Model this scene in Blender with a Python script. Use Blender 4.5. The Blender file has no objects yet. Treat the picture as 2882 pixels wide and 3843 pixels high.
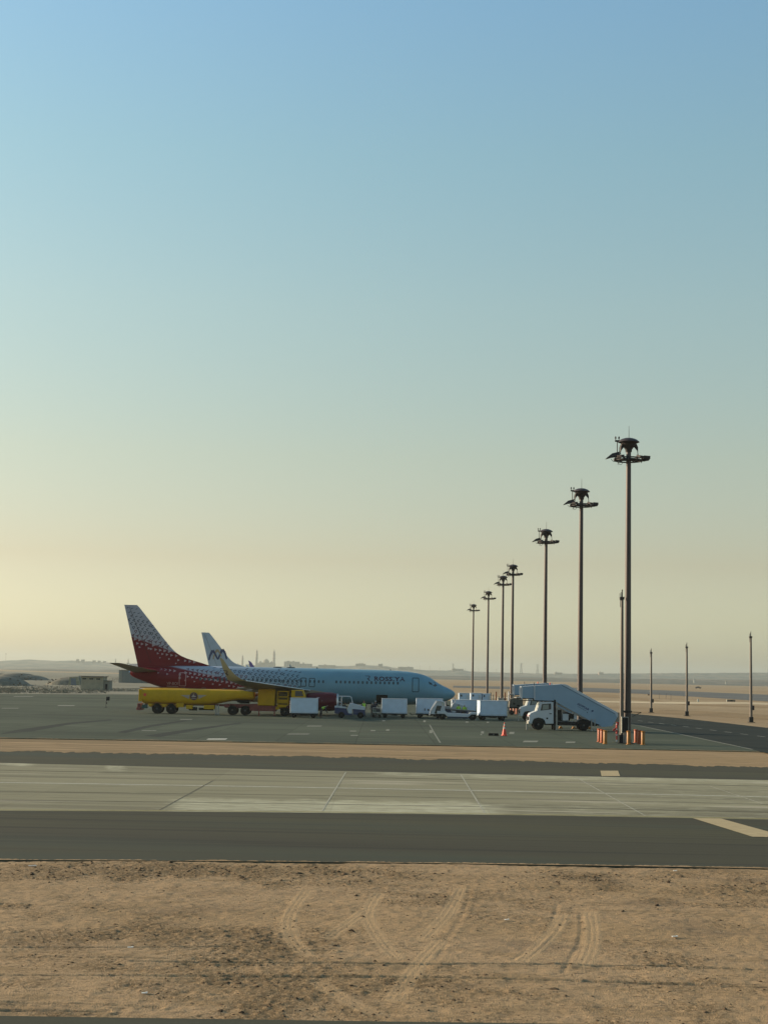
import bpy, math, random
import numpy as np
from mathutils import Vector, Matrix
random.seed(7); np.random.seed(7)
R = math.radians
C = bpy.context.scene.collection
# ------------------------------------------------------------------ camera, sky, sun, exposure
FPX, CX, CY, IMH = 5800.0, 1441.0, 1921.5, 3843.0
HC, ROLL = 4.75, 0.021
HAZE = 1.1e-4
PITCH = math.atan(612.5*math.cos(ROLL)/FPX)
_F = Vector((0, math.cos(PITCH), math.sin(PITCH)))
_u0 = Vector((0, -math.sin(PITCH), math.cos(PITCH))); _r0 = Vector((1, 0, 0))
_R = _r0*math.cos(ROLL) + _u0*math.sin(ROLL)
_U = _u0*math.cos(ROLL) - _r0*math.sin(ROLL)
cam_d = bpy.data.cameras.new('camera'); cam = bpy.data.objects.new('camera', cam_d); C.objects.link(cam)
cam_d.sensor_fit = 'VERTICAL'; cam_d.sensor_height = 24; cam_d.lens = 24*FPX/IMH
cam_d.clip_start = 0.5; cam_d.clip_end = 40000
m = Matrix.Identity(4)
for i in range(3):
    m[i][0] = _R[i]; m[i][1] = _U[i]; m[i][2] = -_F[i]
m[2][3] = HC
cam.matrix_world = m
bpy.context.scene.camera = cam
SUN_AZ, SUN_EL = R(-72), R(15)          # measured from +Y, negative = towards -X (left)
world = bpy.data.worlds.new('World'); bpy.context.scene.world = world; world.use_nodes = True
nt = world.node_tree; bg = nt.nodes['Background']
sky = nt.nodes.new('ShaderNodeTexSky'); sky.sky_type = 'NISHITA'; sky.sun_disc = False
sky.sun_elevation = SUN_EL; sky.sun_rotation = SUN_AZ
sky.altitude = 0; sky.air_density = 1.0; sky.dust_density = 1.0; sky.ozone_density = 3.0
# the dusty air's own tint, by elevation
geo = nt.nodes.new('ShaderNodeTexCoord'); sx = nt.nodes.new('ShaderNodeSeparateXYZ'); nt.links.new(geo.outputs['Generated'], sx.inputs[0])
tr = nt.nodes.new('ShaderNodeMapRange'); tr.inputs['From Min'].default_value = 0; tr.inputs['From Max'].default_value = .45
nt.links.new(sx.outputs['Z'], tr.inputs['Value'])
rmp = nt.nodes.new('ShaderNodeValToRGB'); nt.links.new(tr.outputs[0], rmp.inputs[0])
TINT = [(.026, (.78, .71, .63)), (.073, (.78, .57, .42)), (.14, (.89, .665, .44)), (.235, (.97, .81, .55)), (.326, (.95, .91, .655)), (.41, (.94, .975, .79))]
cr = rmp.color_ramp
while len(cr.elements) < len(TINT): cr.elements.new(.5)
for e, (zz, cc) in zip(cr.elements, TINT): e.position = zz/.45; e.color = (*cc, 1)
mul = nt.nodes.new('ShaderNodeMix'); mul.data_type = 'RGBA'; mul.blend_type = 'MULTIPLY'; mul.inputs[0].default_value = 1
nt.links.new(sky.outputs[0], mul.inputs[6]); nt.links.new(rmp.outputs[0], mul.inputs[7])
nt.links.new(mul.outputs[2], bg.inputs['Color']); bg.inputs['Strength'].default_value = 0.15
sl = bpy.data.lights.new('sun', 'SUN'); sl.energy = 4.7; sl.angle = R(2.0); sl.color = (1, .80, .58)
so = bpy.data.objects.new('sun', sl); C.objects.link(so)
sd = Vector((math.sin(SUN_AZ)*math.cos(SUN_EL), math.cos(SUN_AZ)*math.cos(SUN_EL), math.sin(SUN_EL)))
so.rotation_euler = sd.to_track_quat('Z', 'Y').to_euler()
vs = bpy.context.scene.view_settings
vs.view_transform = 'Standard'; vs.look = 'None'; vs.gamma = 1; vs.exposure = 0.85; vs.use_curve_mapping = False
# ------------------------------------------------------------------ geometry of the shot
def ray(px, py):
    return _F*FPX + _R*(px-CX) - _U*(py-CY)
def G(px, py, z=0.0):
    d = ray(px, py); t = (z-HC)/d.z
    return Vector((d.x*t, d.y*t, z))
def W(px, py, Y):
    d = ray(px, py); t = Y/d.y
    return Vector((d.x*t, Y, HC+d.z*t))
class Fr:
    """local frame of a thing seen side on: turns a measured pixel into metres (x right, z up)"""
    def __init__(s, px, py, Y=None):
        s.o = G(px, py) if Y is None else Vector((W(px, py, Y).x, Y, 0))
        s.Y = s.o.y
    def __call__(s, px, py, dy=0.0):
        w = W(px, py, s.Y+dy); return (w.x-s.o.x, w.z)
    def x(s, px, py, dy=0.0): return s(px, py, dy)[0]
    def z(s, px, py, dy=0.0): return s(px, py, dy)[1]
# ------------------------------------------------------------------ mesh builder
class MB:
    def __init__(s): s.v = []; s.f = []
    def add(s, vs, fs):
        b = len(s.v); s.v += [tuple(q) for q in vs]; s.f += [tuple(b+i for i in q) for q in fs]; return s
    def box(s, cx, cy, cz, sx, sy, sz, rot=None):
        vs = [Vector((x*sx/2, y*sy/2, z*sz/2)) for z in (-1, 1) for y in (-1, 1) for x in (-1, 1)]
        if rot is not None: vs = [rot @ q for q in vs]
        vs = [q+Vector((cx, cy, cz)) for q in vs]
        return s.add(vs, [(0, 2, 3, 1), (4, 5, 7, 6), (0, 1, 5, 4), (2, 6, 7, 3), (0, 4, 6, 2), (1, 3, 7, 5)])
    def bx(s, x0, x1, y0, y1, z0, z1):
        return s.box((x0+x1)/2, (y0+y1)/2, (z0+z1)/2, abs(x1-x0), abs(y1-y0), abs(z1-z0))
    def loft(s, rings, cap=True, closed=True):
        n = len(rings[0]); vs = [p for r in rings for p in r]; fs = []
        for i in range(len(rings)-1):
            for j in range(n if closed else n-1):
                k = (j+1) % n
                fs.append((i*n+j, i*n+k, (i+1)*n+k, (i+1)*n+j))
        if cap: fs.append(tuple(range(n))[::-1]); fs.append(tuple((len(rings)-1)*n+j for j in range(n)))
        return s.add(vs, fs)
    def cyl(s, p0, p1, r0, r1=None, n=14, cap=True):
        r1 = r0 if r1 is None else r1
        p0 = Vector(p0); p1 = Vector(p1); d = (p1-p0).normalized()
        a = d.orthogonal().normalized(); b = d.cross(a)
        rg = lambda p, r: [p+(a*math.cos(2*math.pi*i/n)+b*math.sin(2*math.pi*i/n))*r for i in range(n)]
        return s.loft([rg(p0, r0), rg(p1, r1)], cap)
    def tube(s, pts, r, n=8):
        for a, b in zip(pts[:-1], pts[1:]): s.cyl(a, b, r, r, n)
        return s
    def lathe(s, prof, c=(0, 0, 0), n=24, axis='z'):
        rings = []
        for r, z in prof:
            rg = []
            for i in range(n):
                t = 2*math.pi*i/n; q = (r*math.cos(t), r*math.sin(t), z)
                if axis == 'y': q = (q[0], q[2], q[1])
                if axis == 'x': q = (q[2], q[0], q[1])
                rg.append((q[0]+c[0], q[1]+c[1], q[2]+c[2]))
            rings.append(rg)
        return s.loft(rings, True)
    def prism(s, poly, y0, y1):
        """polygon in x,z extruded along y"""
        return s.loft([[(x, y0, z) for x, z in poly], [(x, y1, z) for x, z in poly]], True)
    def slab(s, poly, z0, z1):
        return s.loft([[(x, y, z0) for x, y in poly], [(x, y, z1) for x, y in poly]], True)
    def tris(s, poly3):
        return s.add(poly3, [tuple(range(len(poly3)))])
    def build(s, name, mat, parent=None, smooth=None, bevel=0, loc=None, rotz=0):
        me = bpy.data.meshes.new(name); me.from_pydata(s.v, [], s.f); me.update()
        import bmesh
        bm = bmesh.new(); bm.from_mesh(me); bmesh.ops.recalc_face_normals(bm, faces=bm.faces); bm.to_mesh(me); bm.free()
        if smooth is not None:
            me.polygons.foreach_set('use_smooth', [True]*len(me.polygons))
            me.set_sharp_from_angle(angle=R(smooth))
        me.materials.append(mat)
        o = bpy.data.objects.new(name, me); C.objects.link(o)
        if parent: o.parent = parent
        if loc is not None: o.location = loc
        o.rotation_euler.z = rotz
        if bevel:
            b = o.modifiers.new('bevel', 'BEVEL'); b.width = bevel; b.segments = 2; b.limit_method = 'ANGLE'
        return o
def tag(o, label=None, cat=None, group=None, kind=None):
    if label: o['label'] = label
    if cat: o['category'] = cat
    if group: o['group'] = group
    if kind: o['kind'] = kind
    return o
def empty(name, loc, label, cat, group=None, rz=0):
    o = bpy.data.objects.new(name, None); C.objects.link(o); o.location = loc; o.rotation_euler.z = rz
    return tag(o, label, cat, group)
def dup(root, loc, rz=None, label=None, sc=None):
    def cp(o, par):
        c = o.copy(); C.objects.link(c)
        if par: c.parent = par
        for ch in kids.get(o.name, []): cp(ch, c)
        return c
    kids = {}
    def walk(o):
        kids[o.name] = list(o.children)
        for q in o.children: walk(q)
    walk(root)
    c = cp(root, None); c.location = loc
    if rz is not None: c.rotation_euler.z = rz
    if sc: c.scale = (sc, sc, sc)
    if label: c['label'] = label
    return c
def text_mesh(txt, size, name, mapf, mat, parent, bold=0.0, sx=1.0, shear=0.0, space=1.0):
    cu = bpy.data.curves.new(name, 'FONT'); cu.body = txt; cu.size = size; cu.offset = bold; cu.shear = shear
    cu.space_character = space; cu.resolution_u = 3
    o = bpy.data.objects.new(name, cu); C.objects.link(o)
    bpy.context.view_layer.update()
    me = bpy.data.meshes.new_from_object(o.evaluated_get(bpy.context.evaluated_depsgraph_get()))
    bpy.data.objects.remove(o)
    for v in me.vertices: v.co = Vector(mapf(v.co.x*sx, v.co.y))
    me.materials.clear(); me.materials.append(mat); me.name = name
    o = bpy.data.objects.new(name, me); C.objects.link(o); o.parent = parent
    return o
# ------------------------------------------------------------------ materials
def mat(name, col, rough=.6, metal=0, var=.15, scale=3.0, bump=0.0, col2=None, stretch=(1, 1, 1), spec=.5, coat=0, emit=None, alpha=None, trans=0):
    M = bpy.data.materials.new(name); M.use_nodes = True; n = M.node_tree; b = n.nodes['Principled BSDF']
    b.inputs['Roughness'].default_value = rough; b.inputs['Metallic'].default_value = metal
    b.inputs['Specular IOR Level'].default_value = spec; b.inputs['Coat Weight'].default_value = coat
    b.inputs['Transmission Weight'].default_value = trans
    tc = n.nodes.new('ShaderNodeTexCoord'); mp = n.nodes.new('ShaderNodeMapping'); mp.inputs['Scale'].default_value = stretch
    n.links.new(tc.outputs['Object'], mp.inputs['Vector'])
    nz = n.nodes.new('ShaderNodeTexNoise'); nz.inputs['Scale'].default_value = scale; nz.inputs['Detail'].default_value = 6
    n.links.new(mp.outputs[0], nz.inputs['Vector'])
    c2 = col2 or tuple(c*(1-var) for c in col)
    rm = n.nodes.new('ShaderNodeValToRGB'); rm.color_ramp.elements[0].position = .35; rm.color_ramp.elements[1].position = .65
    rm.color_ramp.elements[0].color = (*c2, 1); rm.color_ramp.elements[1].color = (*col, 1)
    n.links.new(nz.outputs['Fac'], rm.inputs[0]); n.links.new(rm.outputs[0], b.inputs['Base Color'])
    if bump:
        bp = n.nodes.new('ShaderNodeBump'); bp.inputs['Strength'].default_value = bump; bp.inputs['Distance'].default_value = .02
        n.links.new(nz.outputs['Fac'], bp.inputs['Height']); n.links.new(bp.outputs[0], b.inputs['Normal'])
    if emit: b.inputs['Emission Color'].default_value = (*emit, 1); b.inputs['Emission Strength'].default_value = 1
    return M
def ground_mat(name, layers, rough=.9, bump=.3, bscale=30, bdist=.03):
    """layers: (scale, stretch, detail, lo, hi, colour) laid over the first layer's colour where noise passes lo..hi"""
    M = bpy.data.materials.new(name); M.use_nodes = True; n = M.node_tree; b = n.nodes['Principled BSDF']
    b.inputs['Roughness'].default_value = rough; b.inputs['Specular IOR Level'].default_value = .06
    tc = n.nodes.new('ShaderNodeTexCoord'); cur = None
    for i, (sc, st, det, lo, hi, col) in enumerate(layers):
        if cur is None:
            rgb = n.nodes.new('ShaderNodeRGB'); rgb.outputs[0].default_value = (*col, 1); cur = rgb.outputs[0]; continue
        mp = n.nodes.new('ShaderNodeMapping'); mp.inputs['Scale'].default_value = st; mp.inputs['Location'].default_value = (i*13.1, i*7.7, i*3.3)
        n.links.new(tc.outputs['Object'], mp.inputs['Vector'])
        nz = n.nodes.new('ShaderNodeTexNoise'); nz.inputs['Scale'].default_value = sc; nz.inputs['Detail'].default_value = det
        n.links.new(mp.outputs[0], nz.inputs['Vector'])
        mr = n.nodes.new('ShaderNodeMapRange'); mr.inputs['From Min'].default_value = lo; mr.inputs['From Max'].default_value = hi
        n.links.new(nz.outputs['Fac'], mr.inputs['Value'])
        mx = n.nodes.new('ShaderNodeMix'); mx.data_type = 'RGBA'
        n.links.new(mr.outputs[0], mx.inputs[0]); n.links.new(cur, mx.inputs[6]); mx.inputs[7].default_value = (*col, 1)
        cur = mx.outputs[2]
    n.links.new(cur, b.inputs['Base Color'])
    nz = n.nodes.new('ShaderNodeTexNoise'); nz.inputs['Scale'].default_value = bscale; nz.inputs['Detail'].default_value = 5
    n.links.new(tc.outputs['Object'], nz.inputs['Vector'])
    bp = n.nodes.new('ShaderNodeBump'); bp.inputs['Strength'].default_value = bump; bp.inputs['Distance'].default_value = bdist
    n.links.new(nz.outputs['Fac'], bp.inputs['Height']); n.links.new(bp.outputs[0], b.inputs['Normal'])
    return M
# ------------------------------------------------------------------ ground
M_sand = ground_mat('sand', [(0, 0, 0, 0, 0, (.33, .255, .155)), (.02, (1, 1, 1), 6, .4, .62, (.27, .195, .112)), (.35, (1, 1, 1), 8, .5, .7, (.26, .185, .105)),
    (6, (1, 1, 1), 8, .55, .72, (.21, .15, .088)), (1.6, (.25, 1.6, 1), 8, .56, .7, (.17, .125, .078))], .95, .5, 14, .05)
M_nsand = ground_mat('near_sand', [(0, 0, 0, 0, 0, (.36, .255, .145)), (.25, (.5, 1, 1), 6, .42, .62, (.33, .23, .123)), (1.3, (.6, 1.5, 1), 8, .5, .68, (.275, .194, .105)),
    (9, (.6, 1.6, 1), 8, .56, .70, (.13, .095, .062)), (40, (1, 1, 1), 5, .5, .72, (.22, .16, .10)), (.5, (.6, 1, 1), 8, .58, .80, (.16, .12, .08))], .95, .9, 40, .03)
M_asph = ground_mat('asphalt', [(0, 0, 0, 0, 0, (.066, .064, .040)), (.08, (.15, 3, 1), 6, .4, .65, (.050, .048, .036)), (.6, (.05, 3, 1), 8, .52, .66, (.04, .038, .030)),
    (30, (1, 1, 1), 4, .5, .8, (.085, .08, .06)), (.1, (.3, 2, 1), 5, .55, .7, (.056, .064, .048))], .85, .25, 80, .01)
M_conc = ground_mat('concrete', [(0, 0, 0, 0, 0, (.26, .245, .16)), (.05, (.4, 2, 1), 7, .4, .62, (.21, .198, .13)), (.25, (.15, 2.5, 1), 8, .5, .66, (.165, .155, .105)),
    (1.5, (.15, 2, 1), 8, .58, .72, (.135, .13, .085)), (.35, (.3, 2, 1), 9, .6, .68, (.33, .305, .225)), (25, (1, 1, 1), 4, .5, .9, (.25, .23, .145))], .85, .2, 60, .01)
M_apron = ground_mat('apron_concrete', [(0, 0, 0, 0, 0, (.078, .092, .063)), (.02, (.7, 2.0, 1), 7, .4, .6, (.058, .070, .049)), (.08, (.12, 1.6, 1), 8, .5, .62, (.046, .055, .04)),
    (.5, (.1, 2, 1), 8, .56, .7, (.038, .044, .034)), (.3, (.3, 2, 1), 9, .62, .7, (.125, .13, .095)), (12, (1, 1, 1), 4, .5, .9, (.09, .092, .075))], .85, .2, 40, .01)
M_road = ground_mat('road_asphalt', [(0, 0, 0, 0, 0, (.026, .030, .025)), (.1, (.2, 2, 1), 7, .4, .65, (.018, .022, .019)), (.5, (.1, 2, 1), 7, .5, .7, (.024, .028, .023))], .85, .2, 50, .01)
M_white = mat('white_marking', (.50, .50, .43), .8, spec=.06, var=.25, scale=4)
M_faint = mat('worn_marking', (.24, .245, .20), .85, spec=.06, var=.35, scale=6)
M_yellow = mat('yellow_marking', (.34, .30, .12), .8, spec=.06, var=.3, scale=3)
M_joint = mat('joint_sealant', (.05, .05, .04), .9, spec=.06, var=.3, scale=2)
M_beige = mat('beige_marking', (.42, .34, .20), .85, spec=.06, var=.25, scale=2.5, stretch=(1, 3, 1))
ZS = -0.06
b = MB(); S = 14000
b.add([(-S, -200, ZS), (S, -200, ZS), (S, 13500, ZS), (-S, 13500, ZS)], [(0, 1, 2, 3)])
tag(b.build('desert_ground', M_sand), kind='structure')
def curve_pts(ctrl, z=0.0, x0=-2200, x1=5200, n=60):
    """edge measured at a few pixel columns -> dense ground polyline (quadratic fit, straight beyond the frame)"""
    xs = [c[0] for c in ctrl]; ys = [c[1] for c in ctrl]
    co = np.polyfit(xs, ys, min(2, len(ctrl)-1))
    out = []
    for i in range(n+1):
        x = x0+(x1-x0)*i/n; xc = min(max(x, -200), 3080)
        y = np.polyval(co, xc)+np.polyval(np.polyder(co), xc)*(x-xc)
        out.append(G(x, y, z))
    return out
E_near = [(60, 3227.5), (1440, 3237.6), (2822, 3258.7)]
E_c0 = [(60, 3043.4), (1440, 3053.4), (2822, 3075)]
E_c1 = [(60, 2864.6), (1440, 2897.5), (2822, 2927)]
E_far = [(60, 2816), (1440, 2842), (2822, 2876)]
E_ap = [(60, 2770), (1440, 2793.6), (2822, 2820.5)]
E_wl = [(60, 2938), (1440, 2961), (2822, 2990)]
def strip(name, e0, e1, z, mt, thick=0.0, zz=0.0):
    p0 = curve_pts(e0, zz); p1 = curve_pts(e1, zz); n = len(p0); b = MB()
    top = [(p.x, p.y, z) for p in p0]+[(p.x, p.y, z) for p in p1]
    b.add(top, [(i, i+1, n+i+1, n+i) for i in range(n-1)])
    if thick:
        for pp in (p0, p1):
            k = len(b.v); b.v += [(p.x, p.y, z) for p in pp]+[(p.x, p.y, z-thick) for p in pp]
            b.f += [(k+i, k+i+1, k+n+i+1, k+n+i) for i in range(n-1)]
    return tag(b.build(name, mt), kind='structure')
strip('taxiway_shoulder', E_near, E_far, 0.0, M_asph, .2)
def PX(P):
    d = Vector(P)-Vector((0, 0, HC)); w = d.dot(_F); return CX+d.dot(_R)/w*FPX, CY-d.dot(_U)/w*FPX
strip('own_taxiway_shoulder', [(0, 4100), (2882, 4150)], [(0, 3812), (1441, 3833), (2882, 3852)], 0.0, M_asph, .2)
# concrete taxiway as a fine sheet that carries where it is worn pale
q0 = curve_pts(E_c0, 0, -1500, 4400, 420); q1 = curve_pts(E_c1, 0, -1500, 4400, 420); NR = 36; b = MB(); wv = []
ss = lambda x, a, c: (lambda t: t*t*(3-2*t))(min(max((x-a)/(c-a), 0), 1))
rs_w = np.random.RandomState(11); wob = np.convolve(rs_w.rand(440), np.ones(6)/6, 'same')
for k in range(NR+1):
    for i in range(421):
        t = k/NR; P = q0[i].lerp(q1[i], t); b.v.append((P.x, P.y, .004)); px, py = PX(P); tw = t+(wob[i]-.5)*.10
        v = 1.0*(1-ss(tw, .17, .30))*ss(px, 560, 700)*(1-ss(px, 1780, 1960)*.55)*(1-ss(px, 2500, 2700))
        v = max(v, .75*ss(tw, .80, .93)*ss(px, 1250, 1500)); v = max(v, .9*ss(tw, .88, .97)*(1-ss(px, 90, 180))); v = max(v, .8*ss(tw, .78, .9)*ss(px, 380, 410)*(1-ss(px, 450, 500)))
        v = max(v, .35*ss(px, 1700, 2500)); wv.append(v)
b.f = [(k*421+i, k*421+i+1, (k+1)*421+i+1, (k+1)*421+i) for k in range(NR) for i in range(420)]
tw_o = tag(b.build('taxiway', M_conc), kind='structure'); wa = tw_o.data.attributes.new('worn', 'FLOAT', 'POINT'); wa.data.foreach_set('value', wv)
n_ = M_conc.node_tree; bs_ = n_.nodes['Principled BSDF']; old = bs_.inputs['Base Color'].links[0].from_socket
at = n_.nodes.new('ShaderNodeAttribute'); at.attribute_name = 'worn'; tcn = n_.nodes.new('ShaderNodeTexCoord'); mpn = n_.nodes.new('ShaderNodeMapping'); mpn.inputs['Scale'].default_value = (.8, 2.2, 1); n_.links.new(tcn.outputs['Object'], mpn.inputs[0])
ns = n_.nodes.new('ShaderNodeTexNoise'); ns.inputs['Scale'].default_value = 1.1; ns.inputs['Detail'].default_value = 9; ns.inputs['Roughness'].default_value = .65; n_.links.new(mpn.outputs[0], ns.inputs['Vector'])
ad = n_.nodes.new('ShaderNodeMath'); ad.operation = 'MULTIPLY_ADD'; n_.links.new(at.outputs['Fac'], ad.inputs[0]); ad.inputs[1].default_value = .34; n_.links.new(ns.outputs['Fac'], ad.inputs[2])
mrn = n_.nodes.new('ShaderNodeMapRange'); mrn.inputs['From Min'].default_value = .62; mrn.inputs['From Max'].default_value = .92; mrn.inputs['To Max'].default_value = .85; n_.links.new(ad.outputs[0], mrn.inputs['Value'])
mxn = n_.nodes.new('ShaderNodeMix'); mxn.data_type = 'RGBA'; n_.links.new(mrn.outputs[0], mxn.inputs[0]); n_.links.new(old, mxn.inputs[6]); mxn.inputs[7].default_value = (.42, .41, .29, 1); n_.links.new(mxn.outputs[2], bs_.inputs['Base Color'])
# slab joints and slab to slab tone on the apron and the taxiway
def slabs(M, w, x0, y0, lo, mortar):
    n_ = M.node_tree; bs_ = n_.nodes['Principled BSDF']; old = bs_.inputs['Base Color'].links[0].from_socket
    tcn = n_.nodes.new('ShaderNodeTexCoord'); mpn = n_.nodes.new('ShaderNodeMapping'); mpn.inputs['Location'].default_value = (-x0+w*40, -y0+w*40, 0); n_.links.new(tcn.outputs['Object'], mpn.inputs[0])
    bt = n_.nodes.new('ShaderNodeTexBrick'); bt.offset = 0; bt.inputs['Scale'].default_value = 1; bt.inputs['Brick Width'].default_value = w; bt.inputs['Row Height'].default_value = w; bt.inputs['Mortar Size'].default_value = .045; bt.inputs['Mortar Smooth'].default_value = .3
    bt.inputs['Color1'].default_value = (1, 1, 1, 1); bt.inputs['Color2'].default_value = (lo, lo, lo, 1); bt.inputs['Mortar'].default_value = (mortar, mortar, mortar, 1); n_.links.new(mpn.outputs[0], bt.inputs['Vector'])
    mm = n_.nodes.new('ShaderNodeMix'); mm.data_type = 'RGBA'; mm.blend_type = 'MULTIPLY'; mm.inputs[0].default_value = 1; n_.links.new(old, mm.inputs[6]); n_.links.new(bt.outputs['Color'], mm.inputs[7]); n_.links.new(mm.outputs[2], bs_.inputs['Base Color'])
slabs(M_conc, 5.6, -1.65, 54.5, .88, .88); slabs(M_apron, 5.6, -1.65, 112, .84, .62)
def line(name, ctrl, w, mt, z=.009, kind='structure'):
    """painted line along an edge, w metres wide"""
    p = curve_pts(ctrl, 0, -900, 3900, 90); b = MB(); n = len(p)
    b.add([(q.x, q.y-w/2, z) for q in p]+[(q.x, q.y+w/2, z) for q in p], [(i, i+1, n+i+1, n+i) for i in range(n-1)])
    return tag(b.build(name, mt), kind=kind)
line('taxiway_white_line', E_wl, .22, M_white)
line('taxiway_edge_line', [(x, y-3.0) for x, y in E_c0], .14, M_yellow)
for off, w in (((2892, 2920, 2950), .2), ((2972, 2990, 3018), .12), ((3004, 3022, 3048), .12)):
    line('taxiway_joint', [(60, off[0]), (1440, off[1]), (2822, off[2])], w, M_joint, .007)
def seg(name, pts, w, mt, z=.0095, kind='structure'):
    """thin line between measured pixels, w metres wide across its direction"""
    b = MB()
    for a, c in zip(pts[:-1], pts[1:]):
        A = G(*a); B = G(*c); d = (B-A).normalized(); q = Vector((-d.y, d.x, 0))*w/2
        b.add([(A+q)[:2]+(z,), (A-q)[:2]+(z,), (B-q)[:2]+(z,), (B+q)[:2]+(z,)], [(0, 1, 2, 3)])
    return tag(b.build(name, mt), kind=kind)
M_jl = mat('pale_joint', (.38, .37, .29), .9, var=.3, scale=3, spec=.05)
M_cj = mat('crack_filler', (.155, .145, .105), .9, var=.3, scale=3, spec=.05)
for p in ([(1298, 2898), (1209, 3044)], [(1729, 2908), (1818, 3052)], [(2157, 2916), (2420, 3062)], [(2660, 2950), (2862, 3018)], [(800, 2930), (600, 3040)]):
    seg('taxiway_joint', p, .06, M_jl if p[0][0] != 800 else M_cj)
def quad(name, pts, mt, z=.0095):
    b = MB(); b.add([G(*p)[:2]+(z,) for p in pts], [tuple(range(len(pts)))])
    return tag(b.build(name, mt), kind='structure')
quad('shoulder_marking', [(2598, 3071), (2705, 3073), (2882, 3122), (2990, 3152), (2960, 3144), (2822, 3141)], M_beige)
quad('shoulder_marking', [(2252, 2893), (2318, 2893), (2326, 2913), (2256, 2913)], M_beige)
# apron, access road
apn = curve_pts(E_ap); fl = [G(x, y) for x, y in ((3500, 2812), (3300, 2785), (2882, 2733), (2600, 2701), (2365, 2679), (2100, 2657), (1900, 2642), (1700, 2631), (1500, 2622), (900, 2610), (450, 2606), (0, 2604), (-1500, 2572))]
b = MB(); poly = [(p.x, p.y) for p in apn if PX(p)[0] < 3480]+[(p.x, p.y) for p in fl]
b.slab(poly, -.2, 0.0); tag(b.build('apron', M_apron), kind='structure')
near_l = [(2870, 2826), (2822, 2813), (2600, 2766), (2400, 2724), (2100, 2684), (1900, 2662), (1700, 2644)]
far_l = [(1700, 2632), (1900, 2642), (2100, 2656), (2365, 2678), (2600, 2700), (2882, 2732), (3300, 2785), (3600, 2826)]
b = MB(); P = [G(*p) for p in near_l+far_l]
b.add([(p.x, p.y, .006) for p in P], [tuple(range(len(P)))]); tag(b.build('access_road', M_road), kind='structure')
seg('road_edge_line', [(1700, 2644), (1900, 2662), (2100, 2684), (2400, 2724), (2600, 2766), (2822, 2813)], .22, M_faint, .012)
M_dash = mat('dash_marking', (.34, .34, .29), .85, spec=.06, var=.25, scale=5)
def dashes(a, c, n, duty, w, mt):
    A = G(*a); B = G(*c)
    for i in range(n):
        p = A.lerp(B, i/n); q = A.lerp(B, (i+duty)/n); d = (B-A).normalized(); t = Vector((-d.y, d.x, 0))*w/2
        bb = MB(); bb.add([(p+t)[:2]+(.012,), (p-t)[:2]+(.012,), (q-t)[:2]+(.012,), (q+t)[:2]+(.012,)], [(0, 1, 2, 3)])
        tag(bb.build('road_dash', mt), kind='structure')
dashes((2870, 2766), (2372, 2702), 10, .45, .17, M_dash)
dashes((2700, 2713), (2365, 2690), 7, .4, .13, M_dash)
# far runways and tracks across the desert
M_far = ground_mat('far_runway', [(0, 0, 0, 0, 0, (.10, .105, .10)), (.01, (.3, 3, 1), 6, .4, .6, (.13, .13, .12)), (.03, (.1, 2, 1), 6, .5, .65, (.075, .08, .08))], .9, .1, 5, .01)
def zone(name, pts, mt, z):
    b = MB(); b.add([G(*p)[:2]+(z,) for p in pts], [tuple(range(len(pts)))]); return tag(b.build(name, mt), kind='structure')
zone('runway', [(3300, 2650), (2882, 2632), (2600, 2614), (2400, 2603), (2100, 2592), (1700, 2580), (1700, 2573), (2200, 2581), (2500, 2591), (2882, 2607), (3300, 2622)], M_far, -.03)
M_berm = ground_mat('dark_sand', [(0, 0, 0, 0, 0, (.26, .185, .10)), (.08, (.3, 2, 1), 8, .45, .6, (.20, .145, .082)), (.4, (.3, 2, 1), 8, .5, .65, (.31, .22, .125)), (1.2, (.4, 1.6, 1), 9, .58, .68, (.15, .11, .065))], .95, .5, 6, .06)
M_pale = ground_mat('pale_track', [(0, 0, 0, 0, 0, (.50, .41, .27)), (.05, (.3, 2, 1), 6, .45, .65, (.29, .22, .14))], .95, .2, 10, .02)
zone('sand_berm', [(2330, 2672), (2500, 2664), (2650, 2668), (2882, 2682), (3200, 2700), (3200, 2740), (2882, 2700), (2600, 2684), (2365, 2676)], M_berm, -.045)
zone('sand_berm', [(2000, 2612), (2300, 2618), (2600, 2648), (2882, 2656), (2882, 2652), (2560, 2640), (2300, 2606), (2000, 2602)], M_berm, -.05)
zone('desert_track', [(3000, 2650), (2800, 2641), (2500, 2641), (2300, 2636), (2000, 2624), (1750, 2612), (1750, 2610), (2000, 2620), (2300, 2631), (2550, 2634), (2800, 2634), (3000, 2641)], M_pale, -.035)
M_dust = ground_mat('grey_dust', [(0, 0, 0, 0, 0, (.20, .19, .145)), (.03, (.5, 2, 1), 8, .4, .62, (.15, .145, .11)), (.3, (.3, 2, 1), 8, .5, .68, (.24, .22, .165))], .95, .3, 4, .05)
zone('dirt_field', [(-2600, 2640), (600, 2620), (900, 2542), (300, 2525), (-2600, 2466)], M_dust, -.05)
zone('taxiway_strip', [(1200, 2600), (300, 2590), (-1200, 2563), (-1200, 2556), (300, 2580), (1200, 2592)], M_dust, -.04)
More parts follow.
